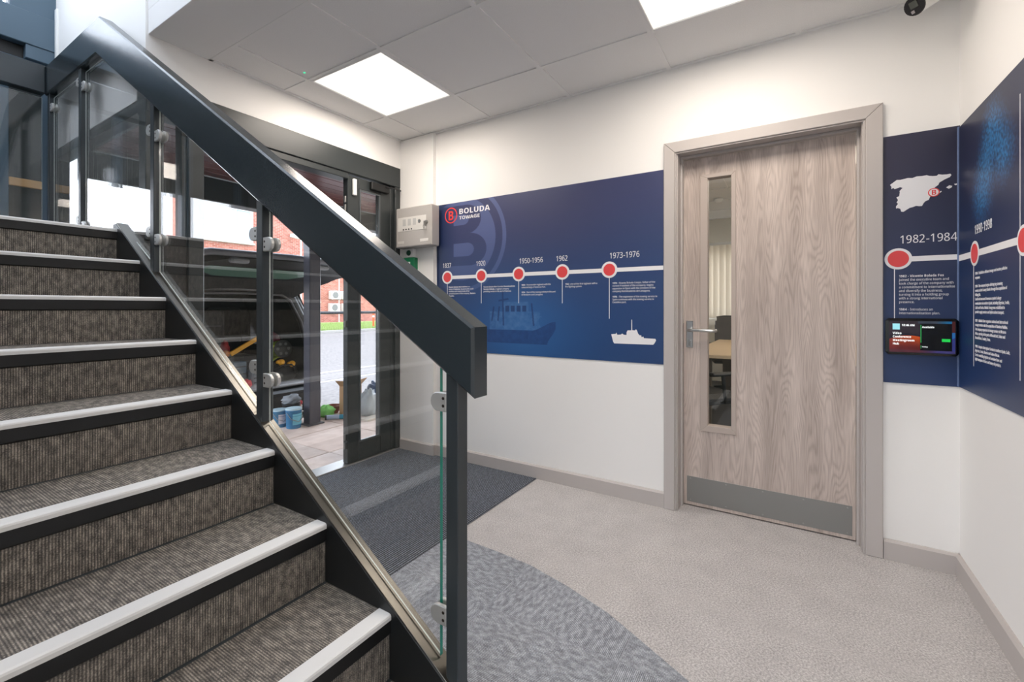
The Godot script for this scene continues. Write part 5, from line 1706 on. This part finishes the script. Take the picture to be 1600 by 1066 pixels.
	for s in [[Vector3(0.08, 0, 0), Vector3(0.006, 0.30, 0.16)], [Vector3(-0.08, 0, 0), Vector3(0.006, 0.30, 0.16)], [Vector3(0, 0, 0.08), Vector3(0.16, 0.30, 0.006)], [Vector3(0, 0, -0.08), Vector3(0.16, 0.30, 0.006)], [Vector3(0, -0.147, 0), Vector3(0.16, 0.006, 0.16)]]:
		b.box(cb + bs * s[0], s[1], 0.001, bs)
	part(t, "carton", b.mesh(), card)
	for s in [[Vector3(0.0, 0.178, 0.125), Vector3(0.15, 0.006, 0.10), Basis(Vector3.RIGHT, -0.7)], [Vector3(0.118, 0.185, 0.0), Vector3(0.09, 0.006, 0.15), Basis(Vector3.BACK, 0.8)]]:
		b = MB.new()
		b.box(cb + bs * s[0], s[1], 0.001, bs * s[2])
		part(t, "flap", b.mesh(), card)
	t = thing("plastic_sheet", "upright white plastic sheet standing in the cardboard box", "sheet", Vector3(-4.03, 0.1, -0.58))
	b = MB.new()
	b.box(Vector3(-3.985, 0.205, -0.56), Vector3(0.010, 0.38, 0.09), 0.004, Basis(Vector3.UP, 0.6))
	part(t, "sheet", b.mesh(), mat(0.80, 0.82, 0.86, 0.35))
	t = thing("plastic_bag", "crumpled clear plastic bag seen through the glazed leaf", "bag", Vector3(-3.72, py, -0.60))
	b = MB.new()
	b.blob(Vector3(-3.72, py + 0.115, -0.60), Vector3(0.085, 0.155, 0.085), 0.45, 0.22, 14, 14, 20)
	part(t, "film", b.mesh(), mat(0.74, 0.78, 0.80, 0.25))
	t = thing("plastic_bag", "blue plastic bag behind the clear one, seen through the glazed leaf", "bag", Vector3(-3.84, py, -0.80))
	b = MB.new()
	b.blob(Vector3(-3.84, py + 0.135, -0.80), Vector3(0.11, 0.18, 0.11), 0.4, 0.2, 15, 14, 20)
	part(t, "film", b.mesh(), mat(0.14, 0.26, 0.42, 0.4))
	var ts := part(null, "timber_board", bxm(-3.62, -3.50, py, py + 0.022, -1.25, -0.40, 0.003), mat(0.84, 0.81, 0.76, 0.7))
	tag(ts, "pale timber board lying on the paving outside the glazed leaf", "board")

# ---------------------------------------------------------------- across the street
func far_side():
	# lawn: short grass on a low bank
	var gn := noise(0.05, 5, 170).get_seamless_image(512, 512)
	var gt := image_of(512, 512, func(x: int, y: int) -> Color:
		var v: float = gn.get_pixel(x, y).r
		return Color(0.52, 0.60, 0.36).lerp(Color(0.68, 0.75, 0.49), clampf((v - 0.5) * 1.6 + 0.5, 0.0, 1.0)))
	var lawn_m := tri_world(textured(gt, 0.95), 0.25, 0.25, 0.25)
	relief(lawn_m, gt, 2.0)
	var b := MB.new()
	b.prism([Vector2(-26.0, -0.05), Vector2(-18.35, -0.05), Vector2(-18.35, 0.06), Vector2(-26.0, 0.16)], -40.0, 10.0)
	struct("floor_lawn", b.mesh(), lawn_m)
	var bl := BladeField.build()
	var mm := MultiMeshInstance3D.new()
	mm.name = "grass"
	mm.multimesh = bl
	mm.material_override = mat(0.60, 0.68, 0.42, 0.9)
	add_child(mm)
	tag(mm, "short bright green grass on the bank across the street", "grass", "", "stuff")
	# brick buildings
	var bt := image_of(512, 512, func(x: int, y: int) -> Color:
		var row := int(y / 16.0)
		var xx := (x + (16 if row % 2 == 1 else 0)) % 512
		var h := float((row * 73 + int(xx / 32.0) * 151 + row * int(xx / 32.0) * 31) % 97) / 97.0
		if y % 16 < 2 or xx % 32 < 2: return Color(0.74, 0.66, 0.62)
		return Color(0.62, 0.36, 0.30).lerp(Color(0.76, 0.49, 0.42), h))
	var brick := tri_world(textured(bt, 0.9), 0.277, 0.416, 0.277)
	var A := thing("brick_building", "red brick building with a wide white-framed window behind the dark car", "building", Vector3(-22.0, 0, -9.0))
	part(A, "wall", bxm(-24, -21.5, -0.1, 8.0, -11.6, -6.45), brick)
	part(A, "roof", bxm(-24.2, -21.49, 8.0, 8.3, -11.8, -6.3, 0.05), mat(0.30, 0.29, 0.30, 0.8))
	window_unit(A, -21.5, 4.15, 5.72, -9.0, -6.65)
	window_unit(A, -21.5, 0.9, 2.6, -8.5, -6.2)
	b = MB.new()
	b.bx(-21.5, -21.47, -0.05, 7.9, -11.52, -11.44)
	part(A, "downpipe", b.mesh(), M.white)
	var cm := thing("street_camera", "small white camera on the corner of the brick building", "camera", Vector3(-21.3, 4.75, -10.9))
	b = MB.new()
	b.cyl(Vector3(-21.5, 4.85, -10.95), Vector3(-21.30, 4.85, -10.95), 0.05, 0.05, 10)
	b.cyl(Vector3(-21.35, 4.78, -10.8), Vector3(-21.1, 4.70, -11.15), 0.09, 0.10, 14)
	part(cm, "body", b.mesh(), M.white)
	var C := thing("brick_building", "farther red brick building carrying four white air conditioners", "building", Vector3(-28.0, 0, -24.0))
	part(C, "wall", bxm(-36, -27.0, -0.1, 5.0, -23.2, -11.0), brick)
	b = MB.new()
	b.prism([Vector2(-36.4, 5.0), Vector2(-26.99, 5.0), Vector2(-31.5, 7.4)], -23.6, -10.6)
	part(C, "roof", b.mesh(), mat(0.33, 0.31, 0.31, 0.8))
	b = MB.new()
	b.bx(-27.0, -26.985, 0.0, 5.0, -18.05, -17.99)
	part(C, "downpipe", b.mesh(), M.white)
	part(C, "string_course", bxm(-27.0, -26.985, 1.46, 1.56, -16.6, -15.4), mat(0.78, 0.64, 0.52, 0.8))
	var names := ["upper left of the four", "upper right of the four", "lower left of the four", "lower right of the four"]
	for k in 4:
		var z: float = [-17.55, -18.55, -17.5, -18.55][k]
		var y: float = [1.72, 1.73, 0.86, 0.86][k]
		var u := thing("air_conditioner", "white air conditioner unit on the brick wall, " + names[k], "air conditioner", Vector3(-26.8, y, z), "air conditioners on the brick wall")
		part(u, "case", bxm(-26.995, -26.68, y, y + 0.58, z - 0.40, z + 0.40, 0.03), mat(0.90, 0.89, 0.87, 0.5))
		b = MB.new()
		b.cyl(Vector3(-26.68, y + 0.29, z + 0.05), Vector3(-26.66, y + 0.29, z + 0.05), 0.23, 0.23, 24)
		part(u, "fan_grille", b.mesh(), mat(0.48, 0.48, 0.48, 0.6))
		b = MB.new()
		b.bx(-26.998, -26.68, y - 0.05, y, z - 0.34, z - 0.30); b.bx(-26.998, -26.68, y - 0.05, y, z + 0.30, z + 0.34)
		part(u, "bracket", b.mesh(), M.steel)
	# dark pipe railing along the street
	var r := thing("pipe_railing", "dark pipe railing running along the street before the brick buildings", "railing", Vector3(-17.9, 0, -12))
	b = MB.new()
	b.cyl(Vector3(-17.9, 0.90, -34), Vector3(-17.9, 0.90, 8), 0.065, 0.065, 12)
	part(r, "rail", b.mesh(), mat(0.12, 0.13, 0.15, 0.5))
	for i in 12:
		b = MB.new()
		b.cyl(Vector3(-17.9, -0.06, -33.5 + 3.55 * i), Vector3(-17.9, 0.90, -33.5 + 3.55 * i), 0.05, 0.05, 10)
		part(r, "post", b.mesh(), mat(0.12, 0.13, 0.15, 0.5))
	var p := thing("marker_post", "thin orange marker post on the grass across the street", "post", Vector3(-19.0, 0.05, -14.1))
	b = MB.new()
	b.cyl(Vector3(-19.0, 0.04, -14.1), Vector3(-19.0, 0.85, -14.1), 0.05, 0.045, 10)
	part(p, "stake", b.mesh(), mat(0.85, 0.38, 0.16, 0.6))
	b = MB.new()
	b.cyl(Vector3(-19.0, 0.62, -14.1), Vector3(-19.0, 0.72, -14.1), 0.052, 0.052, 10)
	part(p, "band", b.mesh(), M.white)
	# trees beyond the corner and parked cars
	for s in [[Vector3(-34, 0, -29.5), 3.0, 4.4, 1, "round pale green tree beyond the corner of the brick building"], [Vector3(-40, 0, -41), 4.0, 5.0, 2, "tall green tree farther down the street"]]:
		tree(s[0], s[1], s[2], s[3], s[4])
	parked_car(Vector3(-29.0, 0.0, -26.6), mat(0.70, 0.72, 0.74, 0.3), "silver car parked past the corner of the brick building")
	parked_car(Vector3(-33.0, 0.0, -31.6), mat(0.16, 0.34, 0.62, 0.3), "blue car parked farther down the street")

class BladeField:
	static func build() -> MultiMesh:
		var st := SurfaceTool.new()
		st.begin(Mesh.PRIMITIVE_TRIANGLES)
		for k in 3:
			var a := k * 2.1
			var d := Vector3(cos(a), 0, sin(a)) * 0.02
			st.add_vertex(-d); st.add_vertex(d); st.add_vertex(Vector3(cos(a + 1.0) * 0.03, 0.09, sin(a + 1.0) * 0.03))
		st.generate_normals()
		var mm := MultiMesh.new()
		mm.transform_format = MultiMesh.TRANSFORM_3D
		mm.mesh = st.commit()
		mm.instance_count = 9000
		var r := RandomNumberGenerator.new()
		r.seed = 9
		for i in 9000:
			var x := -18.4 - pow(r.randf(), 1.5) * 6.0
			var y := 0.06 + (-18.35 - x) * 0.013 - 0.01
			mm.set_instance_transform(i, Transform3D(Basis(Vector3.UP, r.randf() * TAU).scaled(Vector3.ONE * r.randf_range(0.7, 1.5)), Vector3(x, y, r.randf_range(-22, -6))))
		return mm

func window_unit(t: Node3D, x: float, y0: float, y1: float, z0: float, z1: float):
	var b := MB.new()
	b.bx(x, x + 0.06, y0, y0 + 0.10, z0, z1, 0.01); b.bx(x, x + 0.06, y1 - 0.10, y1, z0, z1, 0.01)
	b.bx(x, x + 0.06, y0 + 0.1, y1 - 0.1, z0, z0 + 0.10, 0.01); b.bx(x, x + 0.06, y0 + 0.1, y1 - 0.1, z1 - 0.10, z1, 0.01)
	b.bx(x, x + 0.05, y0 + 0.1, y1 - 0.1, z0 + (z1 - z0) * 0.32, z0 + (z1 - z0) * 0.32 + 0.08, 0.01)
	var w := part(t, "window", b.mesh(), mat(0.88, 0.88, 0.88, 0.5))
	part(w, "pane", bxm(x, x + 0.02, y0 + 0.1, y1 - 0.1, z0 + 0.1, z1 - 0.1), mat(0.66, 0.74, 0.82, 0.06))
	part(w, "sill", bxm(x, x + 0.14, y0 - 0.08, y0, z0 - 0.05, z1 + 0.05, 0.01), mat(0.75, 0.73, 0.70, 0.8))

func tree(at: Vector3, r: float, h: float, sd: int, label: String):
	var t := thing("tree", label, "tree", at)
	var b := MB.new()
	b.cyl(at, at + Vector3(0, h, 0), 0.22, 0.12, 10)
	part(t, "trunk", b.mesh(), mat(0.28, 0.22, 0.16, 0.9))
	var st := MB.new()
	var rng := RandomNumberGenerator.new()
	rng.seed = sd
	for i in 2600:
		var d := Vector3(rng.randfn(), rng.randfn(), rng.randfn()).normalized() * pow(rng.randf(), 0.4)
		var c := at + Vector3(0, h + r * 0.2, 0) + d * Vector3(r, r * 0.85, r)
		var u := Vector3(rng.randfn(), rng.randfn(), rng.randfn()).normalized() * 0.16
		var v := u.cross(Vector3(rng.randfn(), rng.randfn(), rng.randfn())).normalized() * 0.09
		st.quad(c - u, c + v, c + u, c - v, d)
	var f := part(t, "foliage", st.mesh(), mat(0.40, 0.54, 0.20, 0.8))
	f.set_meta("kind", "stuff")

func parked_car(at: Vector3, m: Material, label: String):
	var t := thing("car", label, "car", at)
	var b := MB.new()
	b.prism([Vector2(-2.1, 0.25), Vector2(2.1, 0.25), Vector2(2.15, 0.7), Vector2(1.9, 0.92), Vector2(1.4, 0.95), Vector2(0.8, 1.40), Vector2(-0.9, 1.42), Vector2(-1.6, 0.98), Vector2(-2.1, 0.85)], -0.85, 0.85, 0.06, Transform3D(Basis(), at))
	part(t, "body", b.mesh(), m)
	b = MB.new()
	b.prism([Vector2(1.25, 0.97), Vector2(0.75, 1.33), Vector2(-0.85, 1.34), Vector2(-1.4, 1.0)], -0.86, 0.86, 0.01, Transform3D(Basis(), at))
	part(t, "side_window", b.mesh(), mat(0.05, 0.06, 0.07, 0.1))
	for x in [-1.3, 1.3]:
		for z in [-0.78, 0.78]:
			b = MB.new()
			b.cyl(at + Vector3(x, 0.31, z - 0.1), at + Vector3(x, 0.31, z + 0.1), 0.31, 0.31, 18)
			part(t, "wheel", b.mesh(), M.black)
